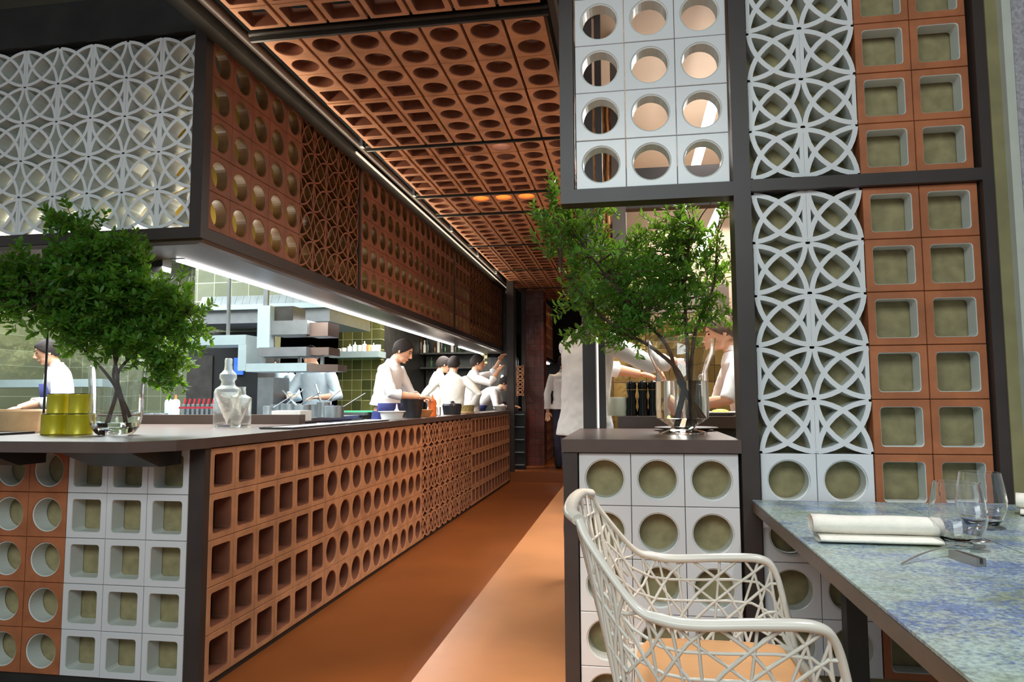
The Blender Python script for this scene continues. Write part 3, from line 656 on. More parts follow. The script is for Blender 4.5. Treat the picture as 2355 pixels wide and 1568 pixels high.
fs += [tuple(nv+k for k in f[::-1]) for f in fs]
ed = [i*(ny+1) for i in range(nx+1)]+[nx*(ny+1)+j for j in range(1, ny+1)]+[i*(ny+1)+ny for i in range(nx-1, -1, -1)]+[j for j in range(ny-1, 0, -1)]
fs += [(ed[k], ed[(k+1) % len(ed)], nv+ed[(k+1) % len(ed)], nv+ed[k]) for k in range(len(ed))]
child(sc.add(vs, fs, 0, True).build('seat_cushion', 'cushion', None, label='peach seat cushion'), ch)
for x, y in ((0.02, 1.53), (0.02, 1.98), (0.40, 1.51), (0.40, 2.0)):
    child(MB().tube([(x, y, .59), (x+(-.05 if x < .1 else .02), y, PZ)], [.014, .011], 10).build('leg', 'chair'), ch)

def napkin(loc, rz, lb, grp='rolled napkins'):
    t = thing('napkin', lb, 'napkin', loc, rz, grp); L = 0.158
    def roll(name, r, z, y0, ry, ln, wav, open_):
        mb = MB(); n = 20; k = 14; vs = []
        for i in range(k+1):
            x = -ln+2*ln*i/k; w_ = 1+wav*math.sin(i*.9)
            for j in range(n):
                a = 2*math.pi*j/n; vs.append((x, y0+ry*math.cos(a)*w_, z+r*math.sin(a)*(1+wav*math.sin(i*.7+j*.3)) ))
        for i in (0, k):
            for j in range(n):
                a = 2*math.pi*j/n; x = -ln+2*ln*i/k; vs.append((x, y0+ry*.80*math.cos(a), z+r*.74*math.sin(a)))
        for i in (0, k):
            for j in range(n):
                a = 2*math.pi*j/n; x = (-ln+2*ln*i/k)*.80; vs.append((x, y0+ry*.78*math.cos(a), z+r*.72*math.sin(a)))
        fs = [(i*n+j, i*n+(j+1) % n, (i+1)*n+(j+1) % n, (i+1)*n+j) for i in range(k) for j in range(n)]
        b0 = (k+1)*n
        for q, i in enumerate((0, k)):
            for j in range(n):
                fs.append((i*n+j, i*n+(j+1) % n, b0+q*n+(j+1) % n, b0+q*n+j)); fs.append((b0+q*n+j, b0+q*n+(j+1) % n, b0+(q+2)*n+(j+1) % n, b0+(q+2)*n+j))
            fs.append(tuple(b0+(q+2)*n+j for j in range(n)))
        mb.add(vs, fs, 0, True); mb.build(name, 'cloth', t)
    roll('folded_layer', .0095, .0105, -.015, .042, L*.93, .03, 0)
    roll('rolled_layer', .024, .043, .002, .034, L, .05, 1)
    return t
napkin((0.628, 2.03, TZ), R_(-1), 'rolled off-white napkin on the near table, left of the drinking glasses')
napkin((1.37, 2.50, TZ), R_(-28), 'rolled off-white napkin at the right edge of the photo')
def tumbler(loc, lb):
    t = thing('wine_glass', lb, 'glass', loc, 0, 'stemless glasses on the tables')
    pr = [(0.0, .0), (.030, .0), (.036, .003), (.052, .022), (.064, .055), (.066, .078), (.062, .11), (.054, .158), (.0528, .158), (.0605, .11), (.0645, .078), (.0625, .055), (.050, .024), (.030, .009), (0, .007)]
    MB().lathe(pr, (0, 0, 0.0005), 40).build('bowl', 'glass', t)
tumbler((0.827, 2.02, TZ), 'stemless clear glass right of the napkin, the nearer of two')
tumbler((1.005, 2.30, TZ), 'stemless clear glass on the second table, the farther of two')
t = thing('spoon', 'silver spoon leaning on a metal cutlery rest', 'spoon', (0.72, 1.86, TZ))
hp = smooth_path([(0.597, 1.758, TZ+.003), (0.66, 1.81, TZ+.016), (0.752, 1.878, TZ+.0255), (0.79, 1.90, TZ+.022), (0.815, 1.918, TZ+.019)], 8)
child(MB().tube(hp, [.0032]*8+[.0028]*(len(hp)-8), 8, flat=.5).build('handle', 'cutlery'), t)
sb = MB(); vs = []; n = 18
dv = Vector((.62, .5, 0)).normalized(); dn = Vector((-dv.y, dv.x, 0)); cc = Vector((.845, 1.943, TZ+.021))
for ring, (f, dz) in enumerate(((1.0, 0.004), (.8, -.001), (.5, -.0045), (.15, -.006))):
    for k in range(n):
        a = 2*math.pi*k/n; vs.append(cc+dv*(.030*f*math.cos(a))+dn*(.0185*f*math.sin(a))+Vector((0, 0, dz)))
fs = [(r*n+k, r*n+(k+1) % n, (r+1)*n+(k+1) % n, (r+1)*n+k) for r in range(3) for k in range(n)]+[tuple(3*n+k for k in range(n))]
o = child(sb.add(vs, fs, 0, True).build('spoon_bowl', 'cutlery'), t); mdf = o.modifiers.new('t', 'SOLIDIFY'); mdf.thickness = .0012
t = thing('cutlery_rest', 'small brushed metal cutlery rest under the spoon', 'cutlery rest', (0.755, 1.81, TZ), R_(-78))
mb = MB(); mb.box(-.048, -.011, 0, .048, .011, .006).box(-.048, -.011, .006, .048, -.004, .019).box(-.048, .004, .006, .048, .011, .019); mb.build('rest_body', 'rest', t)

# ------------------------------------------------------------------ plants in vases
def plant(name, label, loc, blobs, stems, nleaf, ll, lw, leafm, seed, hubz, twig):
    t = thing(name, label, 'plant', loc); rnd = random.Random(seed); O = Vector(loc)
    bmb = MB(); fmb = MB(); hubs = []
    for pts in stems:
        P = smooth_path(pts, 6); k = len(P); bmb.tube([p-O for p in P], [twig*(1-.55*i/k) for i in range(k)], 7); hubs += P[int(k*.45):]
    vs, fs = [], []; n0 = 0
    tot = sum(b[3]*b[4]*b[5]*b[6] for b in blobs)
    for (cx, cy, cz, rx, ry, rz, wt) in blobs:
        ncl = max(3, int(nleaf*((rx*ry*rz*wt)/tot)/26+nleaf*.012/26))
        for _ in range(ncl):
            while True:
                q = Vector((rnd.uniform(-1, 1), rnd.uniform(-1, 1), rnd.uniform(-1, 1)))
                if 0.15 < q.length < 1: break
            q = q*(0.75+.25*rnd.random())
            p = Vector((cx+q.x*rx, cy+q.y*ry, cz+q.z*rz))
            h = min(hubs, key=lambda g: (g-p).length*(1+.5*rnd.random()))
            d = (p-h); L = d.length
            dirn = (d.normalized()+Vector((rnd.gauss(0, .45), rnd.gauss(0, .45), rnd.gauss(0.12, .4)))).normalized()
            s0 = p-dirn*0.07; s1 = p+dirn*0.07
            if rnd.random() < .45: bmb.tube([h-O, h.lerp(s0, .5)+Vector((0, 0, .01))-O, s0-O, s1-O], [.0035, .0028, .002, .001], 4)
            else: bmb.tube([s0-O, s1-O], [.0018, .001], 4)
            for k in range(26):
                f = k/26; b = s0.lerp(s1, f)-O
                side = Vector((rnd.gauss(0, 1), rnd.gauss(0, 1), rnd.gauss(0, 1))); side = (side-dirn*side.dot(dirn)).normalized()
                ld = (dirn*rnd.uniform(.3, .9)+side*1.0+Vector((0, 0, rnd.uniform(-.1, .35)))).normalized()
                nrm = (Vector((0, 0, 1))+Vector((rnd.gauss(0, .5), rnd.gauss(0, .5), rnd.gauss(0, .4)))); sd = ld.cross(nrm).normalized(); up = sd.cross(ld)
                l = ll*rnd.uniform(.65, 1.25); w_ = lw*rnd.uniform(.8, 1.2)
                vs += [b, b+ld*l*.3+sd*w_*.42-up*w_*.1, b+ld*l*.68+sd*w_*.45-up*w_*.1, b+ld*l+up*rnd.uniform(-.2, .05)*l, b+ld*l*.68-sd*w_*.45-up*w_*.1, b+ld*l*.3-sd*w_*.42-up*w_*.1]
                fs += [(n0, n0+1, n0+2, n0+3), (n0, n0+3, n0+4, n0+5)]; n0 += 6
    bmb.build('branches', 'bark', t); fmb.add(vs, fs, 0, False).build('foliage', leafm, t)
    return t
def pblob(px, py, rx, ry, Y, ry_w, wt=1.0):        # blob of foliage at world depth Y
    c = at(px, py, Y); s_ = (at(px+100, py, Y)-c).length/100
    return (c.x, c.y, c.z, rx*s_*.93, ry_w, ry*s_, wt)
VB = Vector((-2.456, 3.09, 1.10))
bl_ = [pblob(235, 690, 150, 120, 3.12, .26, 1.6), pblob(95, 650, 95, 85, 3.05, .22, 1.1), pblob(45, 690, 60, 60, 2.98, .16), pblob(-40, 650, 60, 70, 3.0, .2),
       pblob(375, 700, 85, 85, 3.2, .2, .8), pblob(430, 740, 62, 60, 3.25, .14, .5), pblob(395, 810, 62, 62, 3.22, .15, .55), pblob(245, 590, 120, 50, 3.1, .2, .9),
       pblob(150, 505, 55, 28, 3.0, .1, .8), pblob(215, 545, 60, 35, 3.05, .1), pblob(300, 800, 95, 45, 3.12, .16, 1), pblob(190, 780, 70, 40, 3.1, .12, .8), pblob(385, 860, 42, 38, 3.18, .1, .6)]
st = [[VB+Vector((-.035, -.02, .03)), VB+Vector((0, 0, .22)), at(265, 830, 3.1), at(240, 700, 3.1), at(215, 560, 3.05)],
      [VB+Vector((.05, .02, .03)), VB+Vector((.01, 0, .2)), at(245, 860, 3.1), at(190, 800, 3.08), at(80, 680, 3.0)],
      [VB+Vector((.09, -.02, .09)), VB+Vector((.02, 0, .2)), at(275, 850, 3.12), at(340, 790, 3.18), at(430, 720, 3.24)],
      [VB+Vector((-.07, .01, .02)), VB+Vector((-.01, .01, .2)), at(262, 850, 3.14), at(300, 740, 3.2), at(330, 620, 3.2)]]
plant('leafy_branches', 'dense leafy green branches in the clear vase on the bar corner', tuple(VB), bl_, st, 17000, .040, .018, 'leaf', 5, 1.3, .010)
VR = Vector((0.232, 3.295, 1.106))
br_ = [pblob(1480, 650, 170, 130, 3.35, .26, 1.3), pblob(1330, 560, 95, 95, 3.1, .2, .9), pblob(1265, 530, 45, 75, 3.0, .12, .7), pblob(1340, 680, 65, 75, 3.1, .16, .9),
       pblob(1620, 600, 75, 110, 3.4, .2, .7), pblob(1560, 530, 95, 50, 3.35, .2, .8), pblob(1430, 760, 110, 50, 3.3, .18, 1.0), pblob(1640, 700, 55, 60, 3.35, .15, .6),
       pblob(1655, 465, 32, 18, 3.3, .07, .6), pblob(1560, 468, 50, 12, 3.3, .08, .4), pblob(1270, 445, 18, 30, 3.0, .06, .35), pblob(1575, 760, 70, 45, 3.4, .12, .6), pblob(1330, 770, 30, 20, 3.15, .06, .4), pblob(1400, 480, 60, 20, 3.25, .1, .2)]
st = [[VR+Vector((.045, 0, .03)), VR+Vector((.03, 0, .18)), at(1580, 780, 3.35), at(1575, 650, 3.35), at(1590, 520, 3.35)],
      [VR+Vector((.07, .02, .06)), VR+Vector((-.02, 0, .26)), at(1530, 790, 3.33), at(1430, 680, 3.25), at(1360, 590, 3.12)],
      [VR+Vector((-.02, .01, .05)), VR+Vector((.0, 0, .25)), at(1500, 800, 3.3), at(1400, 740, 3.2), at(1290, 620, 3.02)],
      [VR+Vector((.02, .03, .05)), VR+Vector((.04, .02, .25)), at(1600, 760, 3.38), at(1640, 660, 3.4), at(1650, 540, 3.4)]]
plant('olive_branches', 'loose spreading green branches in the vase on the serving ledge', tuple(VR), br_, st, 10500, .034, .012, 'leaf2', 9, 1.3, .011)
def vase(label, loc, H_, rb, rr, water, foot):
    t = thing('glass_vase', label, 'vase', loc)
    if foot: pr = [(0, 0), (.105, 0), (.108, .006), (.085, .014), (.05, .02), (.055, .032), (.115, .07), (rb, .12), (rb*.985, .20), (rb*.97, .28), (rr*.97, .36), (rr, H_)]
    else: pr = [(0, 0), (.07, 0), (.085, .01), (.105, .04), (rb, .09), (rb, .20), (rr, H_)]
    th = .005
    inner = [(max(0, r-th), z) for r, z in pr[::-1] if z > .032]+[(0, pr[-1][1]*0+.034)]
    MB().lathe(pr+inner, (0, 0, .0005), 40).build('vessel', 'glass', t)
    wp = [(0, .033)]+[(max(.0, r-th+.0012), z) for r, z in pr if .033 < z < water]
    rw = np.interp(water, [z for r, z in pr], [r for r, z in pr])-th+.0012
    MB().lathe(wp+[(rw, water), (0, water)], (0, 0, .0005), 40).build('water', 'water', t)
    return t
vase('wide clear glass vase on the corner of the bar top', tuple(VB), .33, .118, .125, .06, False)
vase('footed clear glass vase half full of water on the serving ledge', tuple(VR), .425, .118, .152, .235, True)

# ------------------------------------------------------------------ people
def figure(label, loc, rz, h=1.75, lean=0.0, side=0.0, head=(0.0, 0.0), hands=None, shirt='white', trousers='trouser', apron=None, apron_bib=False,
           hair='hair', sleeve=0.45, hem=0.86, hem_flare=0.02, voxel=0.008, bun=False, long_tail=0.0, neckf=0.02):
    t = thing('person', label, 'person', loc, rz); k = h/1.75
    th = lean; S = Vector((0, 0, .92))*k
    def TB(z, fwd=0.0, sd=0.0):                      # torso point at height z following the lean
        d = z*k-S.z
        if d <= 0: return Vector((sd*k, fwd*k, z*k))
        f = min(1, d/(.5*k)); a = th*min(1, .35+f*.65)
        return Vector((sd*k+math.sin(side)*d, math.sin(a)*d+fwd*k*math.cos(a), S.z+math.cos(a)*d-fwd*k*math.sin(a)))
    def loft(mb, rings, n=20, mi=0):
        vs = []; cs = [TB(r[0], r[3] if len(r) > 3 else 0) for r in rings]
        for i, r in enumerate(rings):
            tg = (cs[min(i+1, len(cs)-1)]-cs[max(i-1, 0)]).normalized(); rt = Vector((1, 0, 0)); fw = tg.cross(rt)*-1
            if fw.y < 0: fw = -fw
            for q in range(n):
                a = 2*math.pi*q/n; vs.append(cs[i]+rt*(r[1]*k*math.cos(a))+fw*(r[2]*k*math.sin(a)))
        L = len(rings); fs = [(i*n+q, i*n+(q+1) % n, (i+1)*n+(q+1) % n, (i+1)*n+q) for i in range(L-1) for q in range(n)]
        fs += [tuple(range(n-1, -1, -1)), tuple((L-1)*n+q for q in range(n))]
        mb.add(vs, fs, mi, True)
    # head frame
    hb = TB(1.47, 0.0)
    hy, hp = head; HR = Matrix.Rotation(hy, 3, 'Z') @ Matrix.Rotation(-(th*.35+hp), 3, 'X')
    nk = HR @ Vector((0, neckf, .075))*k; hc = hb+nk+(HR @ Vector((0, .015, .085))*k)
    H_ = lambda x, y, z: hc+HR @ Vector((x, y, z))*k
    body = MB()
    loft(body, [(.80, .15, .10), (.92, .16, .105), (1.06, .135, .09), (1.22, .15, .10), (1.34, .165, .10), (1.42, .14, .085), (1.47, .07, .06)])
    body.tube([TB(1.42, -.005), hb+nk*.6, hc-(HR @ Vector((0, .0, .05))*k)], [.062*k, .054*k, .052*k], 14)
    body.ball(hc, (.074*k, .094*k, .100*k), 0, 20, 14, HR); body.ball(H_(0, .028, -.055), (.052*k, .060*k, .062*k), 0, 16, 10, HR)
    body.ball(H_(0, .068, -.095), (.022*k, .018*k, .018*k), 0, 10, 8, HR)
    body.tube([H_(0, .088, .012), H_(0, .106, -.022), H_(0, .113, -.036)], [.008*k, .012*k, .014*k], 8); body.ball(H_(0, .100, -.037), (.017*k, .012*k, .009*k), 0, 8, 6, HR)
    body.ball(H_(0, .086, -.065), (.022*k, .010*k, .010*k), 0, 8, 6, HR)
    for sx in (-1, 1): body.ball(H_(.076*sx, -.005, -.012), (.010*k, .020*k, .032*k), 0, 8, 8, HR)
    arms = []
    hands = hands or [(-.24, .08, .80), (.24, .08, .80)]
    for sx, hd in zip((-1, 1), hands):
        sh = TB(1.40, 0, .178*sx); wr = Vector(hd)*k; d = wr-sh; L = d.length; a, b = .285*k, .265*k
        if L > (a+b)*.985: wr = sh+d.normalized()*(a+b)*.985; d = wr-sh; L = d.length
        x = (a*a-b*b+L*L)/(2*L); hh = math.sqrt(max(0, a*a-x*x))
        pole = Vector((sx*.75, -.25, -.9)); pole = (pole-d.normalized()*pole.dot(d.normalized())).normalized()
        el = sh+d.normalized()*x+pole*hh; arms.append((sx, sh, el, wr))
        body.tube([sh, sh.lerp(el, .5), el, el.lerp(wr, .35), wr], [.050*k, .046*k, .038*k, .039*k, .026*k], 12)
        fd = (wr-el).normalized(); lat = fd.cross(Vector((0, 0, 1))); lat = lat.normalized() if lat.length > .1 else Vector((1, 0, 0)); up = lat.cross(fd).normalized()
        pc = wr+fd*.045*k; rot = Matrix((lat, fd, up)).transposed()
        body.ball(pc, (.040*k, .050*k, .016*k), 0, 12, 8, rot)
        for q, (off, ln) in enumerate(((-.030, .068), (-.010, .078), (.010, .073), (.029, .058))):
            b0 = wr+fd*.078*k+lat*off*k; b1 = b0+fd*ln*.5*k-up*.010*k+lat*off*.15*k; b2 = b1+fd*ln*.38*k-up*.026*k
            body.tube([b0-fd*.02*k, b0, b1, b2], [.0100*k, .0098*k, .0088*k, .0072*k], 8)
        tb = wr+fd*.022*k-lat*sx*.030*k; body.tube([tb, tb-lat*sx*.026*k+fd*.026*k-up*.008*k, tb-lat*sx*.032*k+fd*.055*k-up*.018*k], [.014*k, .011*k, .0085*k], 8)
    for sx in (-1, 1):
        body.tube([(.085*sx*k, 0, .90*k), (.09*sx*k, .015*k, .50*k), (.09*sx*k, -.01*k, .30*k), (.09*sx*k, 0, .09*k)], [.082*k, .056*k, .054*k, .038*k], 12)
    bo = body.build('body', 'skin', t)
    md = bo.modifiers.new('fuse', 'REMESH'); md.mode = 'VOXEL'; md.voxel_size = voxel*.62; md.use_smooth_shade = True
    sm = bo.modifiers.new('soft', 'SMOOTH'); sm.factor = .5; sm.iterations = 2
    # shirt
    sh_ = MB()
    loft(sh_, [(hem, .178+hem_flare, .130+hem_flare), (hem+.10, .178, .128), (1.05, .165, .118), (1.20, .172, .122), (1.33, .188, .122), (1.41, .178, .104), (1.45, .11, .082), (1.485, .066, .066, .004)], 24)
    for sx, s0, el, wr in arms:
        e1 = el.lerp(wr, sleeve)
        sh_.tube([TB(1.37, 0, .12*sx), s0, s0.lerp(el, .5), el, e1.lerp(el, .15), e1], [.062*k, .067*k, .060*k, .054*k, .056*k, .058*k], 14)
    if long_tail: loft(sh_, [(hem-long_tail, .15, .105, -.02), (hem-long_tail*.5, .185, .13, -.01), (hem+.05, .185, .132)], 24)
    so = sh_.build('shirt', shirt, t); md = so.modifiers.new('fuse', 'REMESH'); md.mode = 'VOXEL'; md.voxel_size = voxel; md.use_smooth_shade = True
    sm = so.modifiers.new('soft', 'SMOOTH'); sm.factor = .5; sm.iterations = 4
    tx = bpy.data.textures.new('folds', 'CLOUDS'); tx.noise_scale = .13
    dp = so.modifiers.new('folds', 'DISPLACE'); dp.texture = tx; dp.strength = .022*k; dp.mid_level = .5
    col = MB(); c0 = TB(1.475, .004)
    col.lathe([(.066*k, 0), (.064*k, .034*k), (.060*k, .034*k), (.060*k, 0)], tuple(c0), 20); col.build('collar', shirt, t)
    # trousers and shoes
    tr = MB(); loft(tr, [(.78, .165, .115), (.90, .170, .118), (.98, .160, .112)], 20)
    for sx in (-1, 1):
        tr.tube([(.085*sx*k, 0, .90*k), (.092*sx*k, .012*k, .50*k), (.092*sx*k, -.008*k, .30*k), (.092*sx*k, 0, .05*k)], [.095*k, .074*k, .068*k, .062*k], 14)
    to = tr.build('trousers', trousers, t); md = to.modifiers.new('fuse', 'REMESH'); md.mode = 'VOXEL'; md.voxel_size = .012; md.use_smooth_shade = True
    for sx in (-1, 1):
        s_ = MB(); s_.ball((.092*sx*k, .055*k, .042*k), (.048*k, .135*k, .042*k), 0, 14, 8); s_.build('shoe', 'shoe', t)
    if apron:
        ap = MB(); vs = []; n = 22; zs = [1.06, .98, .90, .75, .55, .42] if not apron_bib else [1.30, 1.18, 1.06, .98, .90, .75, .55, .42]
        for i, z in enumerate(zs):
            for q in range(n+1):
                wd = 2.2 if z < 1.1 else (1.0 if z > 1.25 else 1.3)
                a = math.pi/2+(q/n-.5)*wd*1.35
                rx, ry = (.200, .150) if z > .8 else (.205+.03*(.9-z), .158+.04*(.9-z))
                c = TB(z); vs.append(c+Vector((rx*k*math.cos(a), ry*k*math.sin(a), 0)))
        fs = [(i*(n+1)+q, i*(n+1)+q+1, (i+1)*(n+1)+q+1, (i+1)*(n+1)+q) for i in range(len(zs)-1) for q in range(n)]
        ao = ap.add(vs, fs, 0, True).build('apron', apron, t); md = ao.modifiers.new('th', 'SOLIDIFY'); md.thickness = .008
    # hair
    ha = MB(); vs = []; nu, nv = 24, 14
    for j in range(nv+1):
        for q in range(nu):
            phi = 2*math.pi*q/nu; frontness = max(0, math.sin(phi)); mx = 2.05-frontness**1.2*1.12+(.25 if math.sin(phi) < -.3 else 0)
            thh = mx*j/nv
            r = 1+0.02*math.sin(5*phi+j)
            vs.append(H_(.082*r*math.sin(thh)*math.cos(phi), -.006+.102*r*math.sin(thh)*math.sin(phi), .006+.106*r*math.cos(thh)))
    fs = [(j*nu+q, (j+1)*nu+q, (j+1)*nu+(q+1) % nu, j*nu+(q+1) % nu) for j in range(nv) for q in range(nu)]
    ha.add(vs, fs, 0, True)
    if bun: ha.ball(H_(0, -.115, .045), (.042*k, .040*k, .042*k), 0, 12, 8)
    ho = ha.build('hair', hair, t); md = ho.modifiers.new('th', 'SOLIDIFY'); md.thickness = .010; md.offset = 0
    for sx in (-1, 1):
        e = MB(); e.ball(H_(.030*sx, .082, .008), (.012*k, .008*k, .006*k), 0, 8, 6, HR); e.build('eye', 'eye', t)
        e = MB(); e.tube([H_(.016*sx, .092, .026), H_(.032*sx, .089, .031), H_(.047*sx, .077, .026)], .0035*k, 6); e.build('eyebrow', hair, t)
    e = MB(); e.ball(H_(0, .095, -.066), (.020*k, .006*k, .005*k), 0, 8, 6, HR); e.build('mouth', 'lip', t)
    return t
KF = PZ
def stand(px, Y, z=KF):
    p = at(px, 900, Y); return (p.x, p.y, z)
figure('cook in white shirt and navy apron looking down at the bar, nearest cook behind it', stand(884, 7.0), R_(-95), 1.79, lean=.16, head=(.1, .45), hands=[(-.12, .40, 1.10), (.12, .42, 1.12)], apron='navy', trousers='navy', sleeve=.35, hem=1.03, voxel=.009)
figure('cook in cream shirt, second head from left in the far group, facing right', stand(1003, 9.95), R_(-60), 1.77, lean=.06, head=(0, .25), hands=[(-.18, .30, 1.0), (.18, .30, 1.0)], shirt='offwhite', sleeve=.6, voxel=.01)
figure('cook in cream shirt seen from behind with hands on hips in the far group', stand(1040, 9.5), R_(8), 1.74, lean=.03, head=(-.2, .2), hands=[(-.27, .10, 1.02), (.27, .10, 1.02)], shirt='offwhite', sleeve=.8, voxel=.01)
figure('cook in white shirt raising a forearm, at the far end of the bar', stand(1083, 10.3), R_(-80), 1.80, lean=.08, head=(.1, .1), hands=[(-.06, .42, 1.66), (.14, .40, 1.50)], sleeve=.4, voxel=.01)
figure('cook in white shirt bent far over the end of the bar', stand(1092, 11.3), R_(-88), 1.72, lean=.80, head=(0, .35), hands=[(-.14, .62, 1.02), (.14, .62, 1.02)], apron='navy', sleeve=.5, voxel=.01)
figure('left of the two pale blue cooks behind the steel shelf, in navy bib apron', stand(655, 7.88), R_(160), 1.74, lean=.20, head=(-.2, .4), hands=[(-.20, .34, 1.12), (.18, .38, 1.10)], shirt='pale_blue', apron='navy', apron_bib=True, trousers='navy', voxel=.01)
figure('right of the two pale blue cooks behind the steel shelf, forearms forward', stand(732, 7.55), R_(175), 1.76, lean=.14, head=(-.1, .35), hands=[(-.20, .36, 1.14), (.12, .38, 1.16)], shirt='pale_blue', apron='navy', trousers='navy', sleeve=.4, voxel=.01)
figure('cook in white jacket and navy bib apron behind the big plant', stand(143, 5.9), R_(140), 1.72, lean=.10, head=(0, .3), hands=[(-.18, .32, 1.08), (.18, .32, 1.08)], apron='navy', apron_bib=True, trousers='navy', voxel=.01)
figure('person in long untucked white shirt with back turned, reaching into the prep room', stand(1345, 4.42, PZ), R_(-42), 1.82, lean=.06, head=(-.2, .15), hands=[(-.02, .56, 1.22), (.26, .52, 1.30)], sleeve=.42, hem=.86, hem_flare=.02, voxel=.007)
figure('person in white shirt and dark trousers seen from behind far down the corridor', stand(1297, 11.6), R_(12), 1.86, head=(0, 0), hands=[(-.25, .02, .86), (.25, .04, .86)], sleeve=.85, hem=.90, voxel=.01)
figure('woman with tied back brown hair in white top bending over plates in the prep room', (0.78, 4.78, PZ), R_(92), 1.70, lean=.20, head=(.05, .30), hands=[(-.10, .42, 1.10), (.14, .40, 1.07)], hair='hair_b', sleeve=-.35 if False else .0, hem=.90, voxel=.006, bun=True)

# ------------------------------------------------------------------ kitchen behind the bar
t = thing('kitchen_island', 'steel kitchen island behind the bar top', 'kitchen island', (-3.2, 5.8, KF))
child(MB().box(-4.3, 4.72, 1.085, -2.66, 6.75, 1.115).build('worktop', 'steel'), t)
child(MB().box(-4.25, 4.78, KF, -2.72, 6.70, 1.085).build('cabinet_body', 'steel_m'), t)
t = thing('back_worktop', 'steel back worktop under the gold tiles', 'worktop', (-4.1, 9.9, KF))
child(MB().box(-4.5, 9.7, 1.05, -3.75, 10.48, 1.09).build('worktop', 'steel'), t)
child(MB().box(-4.5, 9.76, KF, -3.8, 10.48, 1.05).build('cabinet_body', 'steel_m'), t)
t = thing('range_counter', 'steel range counter with dark hob top at the left of the kitchen', 'counter', (-5.6, 7.6, KF))
child(MB().box(-7.4, 6.9, 1.06, -4.9, 7.5, 1.10).build('worktop', 'steel'), t)
child(MB().box(-7.4, 6.95, KF, -4.95, 7.45, 1.06).build('cabinet_body', 'grey_paint'), t)
# extraction hood
t = thing('extraction_hood', 'slatted steel extraction hood on the kitchen ceiling', 'extraction hood', (-3.8, 6.8, 2.1))
a = at(432, 742, 6.5); b = at(758, 742, 6.5); zt = at(600, 700, 6.5).z; zb = at(600, 742, 6.5).z
child(MB().box(a.x, 6.5, zb, b.x, 7.6, zt-.02).build('hood_body', 'steel_m'), t)
child(MB().box(a.x-.02, 6.46, zt-.05, b.x+.02, 7.64, zt).build('hood_rim', 'grey_paint'), t)
zz = zt; n = 17
for i in range(n):
    x0 = a.x+.12+i*(b.x-a.x-.2)/n
    mb = MB(); vs = [(x0, 6.50, zz), (x0+.075, 6.50, zz), (x0+.035, 6.62, zz+.13), (x0-.04, 6.62, zz+.13), (x0, 6.52, zz), (x0+.075, 6.52, zz), (x0+.035, 6.64, zz+.13), (x0-.04, 6.64, zz+.13)]
    mb.add(vs, [(0, 1, 2, 3), (7, 6, 5, 4), (0, 4, 5, 1), (1, 5, 6, 2), (2, 6, 7, 3), (3, 7, 4, 0)])
    child(mb.build('louvre', 'steel'), t)
child(MB().box(a.x, 6.60, zt, b.x, 6.70, 4.0).build('duct_housing', 'tile3'), t)
lp = at(800, 722, 8.6)
tag(MB().box(-4.25, 7.9, 2.40, -2.55, 9.0, 2.43).build('ceiling_light_panel', 'lampp'), 'white glowing ceiling light panel over the kitchen', 'light') if 'lampp' in M else None
# oven block with blue display
a = at(430, 900, 7.0); b = at(592, 900, 7.0); zt = at(500, 764, 7.0).z
t = thing('oven', 'tall black oven block with small blue display', 'oven', ((a.x+b.x)/2, 7.3, KF))
child(MB().box(a.x, 7.0, KF, b.x, 7.35, zt).build('oven_body', 'black'), t)
child(MB().box(a.x, 6.985, 1.0, a.x+.30, 7.0, 1.75).build('oven_door', 'oven'), t)
sc_ = at(548, 842, 6.98); child(MB().box(sc_.x-.05, 6.975, sc_.z-.09, sc_.x+.05, 6.999, sc_.z+.09).build('display', 'screen'), t)
child(MB().box(b.x, 7.0, KF, b.x+.18, 7.35, at(600, 868, 7).z).build('side_cabinet', 'steel_m'), t)
# stepped pass gantry
def bar(mb, p0, p1, Y0, Y1, th):
    a, b = at(*p0, Y0), at(*p1, Y0); mb.box(min(a.x, b.x), Y0, min(a.z, b.z), max(a.x, b.x), Y1, max(a.z, b.z))
t = thing('pass_gantry', 'stepped pale grey pass shelf hanging over the kitchen island', 'shelf', (-3.3, 5.7, 1.4))
GY = 5.7
for p0, p1, nm, mt in (((440, 772), (565, 792), 'upper_shelf', 'grey_paint'), ((548, 792.5), (565, 852), 'step_upright', 'grey_paint'), ((565, 836), (705, 853), 'lower_shelf', 'grey_paint')):
    mb = MB(); bar(mb, p0, p1, GY, GY+.32, .05); child(mb.build(nm, mt), t)
a = at(706, 838, GY); b = at(764, 838, GY); zz0, zz1 = at(706, 853, GY).z, at(706, 837, GY).z
mb = MB(); vs = [(a.x, GY, zz0), (b.x, GY+.12, zz0), (b.x, GY+.32, zz0), (a.x, GY+.32, zz0)]; vs += [(x, y, zz1) for x, y, z in vs]
child(mb.add(vs, [(3, 2, 1, 0), (4, 5, 6, 7), (0, 1, 5, 4), (1, 2, 6, 5), (2, 3, 7, 6), (3, 0, 4, 7)]).build('shelf_end', 'canopy'), t)
for px in (607, 690, 742): 
    p = at(px, 820, GY+.15); child(MB().box(p.x-.012, GY+.13, zz1, p.x+.012, GY+.16, at(px, 800, GY).z).build('shelf_leg', 'steel'), t)
mb = MB(); bar(mb, (594, 799), (704, 818), GY-.02, GY+.30, .05); child(mb.build('heat_lamp_box', 'steel_m'), t)
mb = MB(); bar(mb, (704, 799), (756, 816), GY+.06, GY+.30, .05); child(mb.build('heat_lamp_end', 'canopy'), t)
mb = MB(); bar(mb, (593, 703), (619, 800), GY+.02, GY+.10, .05); child(mb.build('hanging_panel', 'pale_panel'), t)
mb = MB(); bar(mb, (617, 738), (706, 768), GY+.04, GY+.34, .05); child(mb.build('top_shelf', 'steel_m'), t)
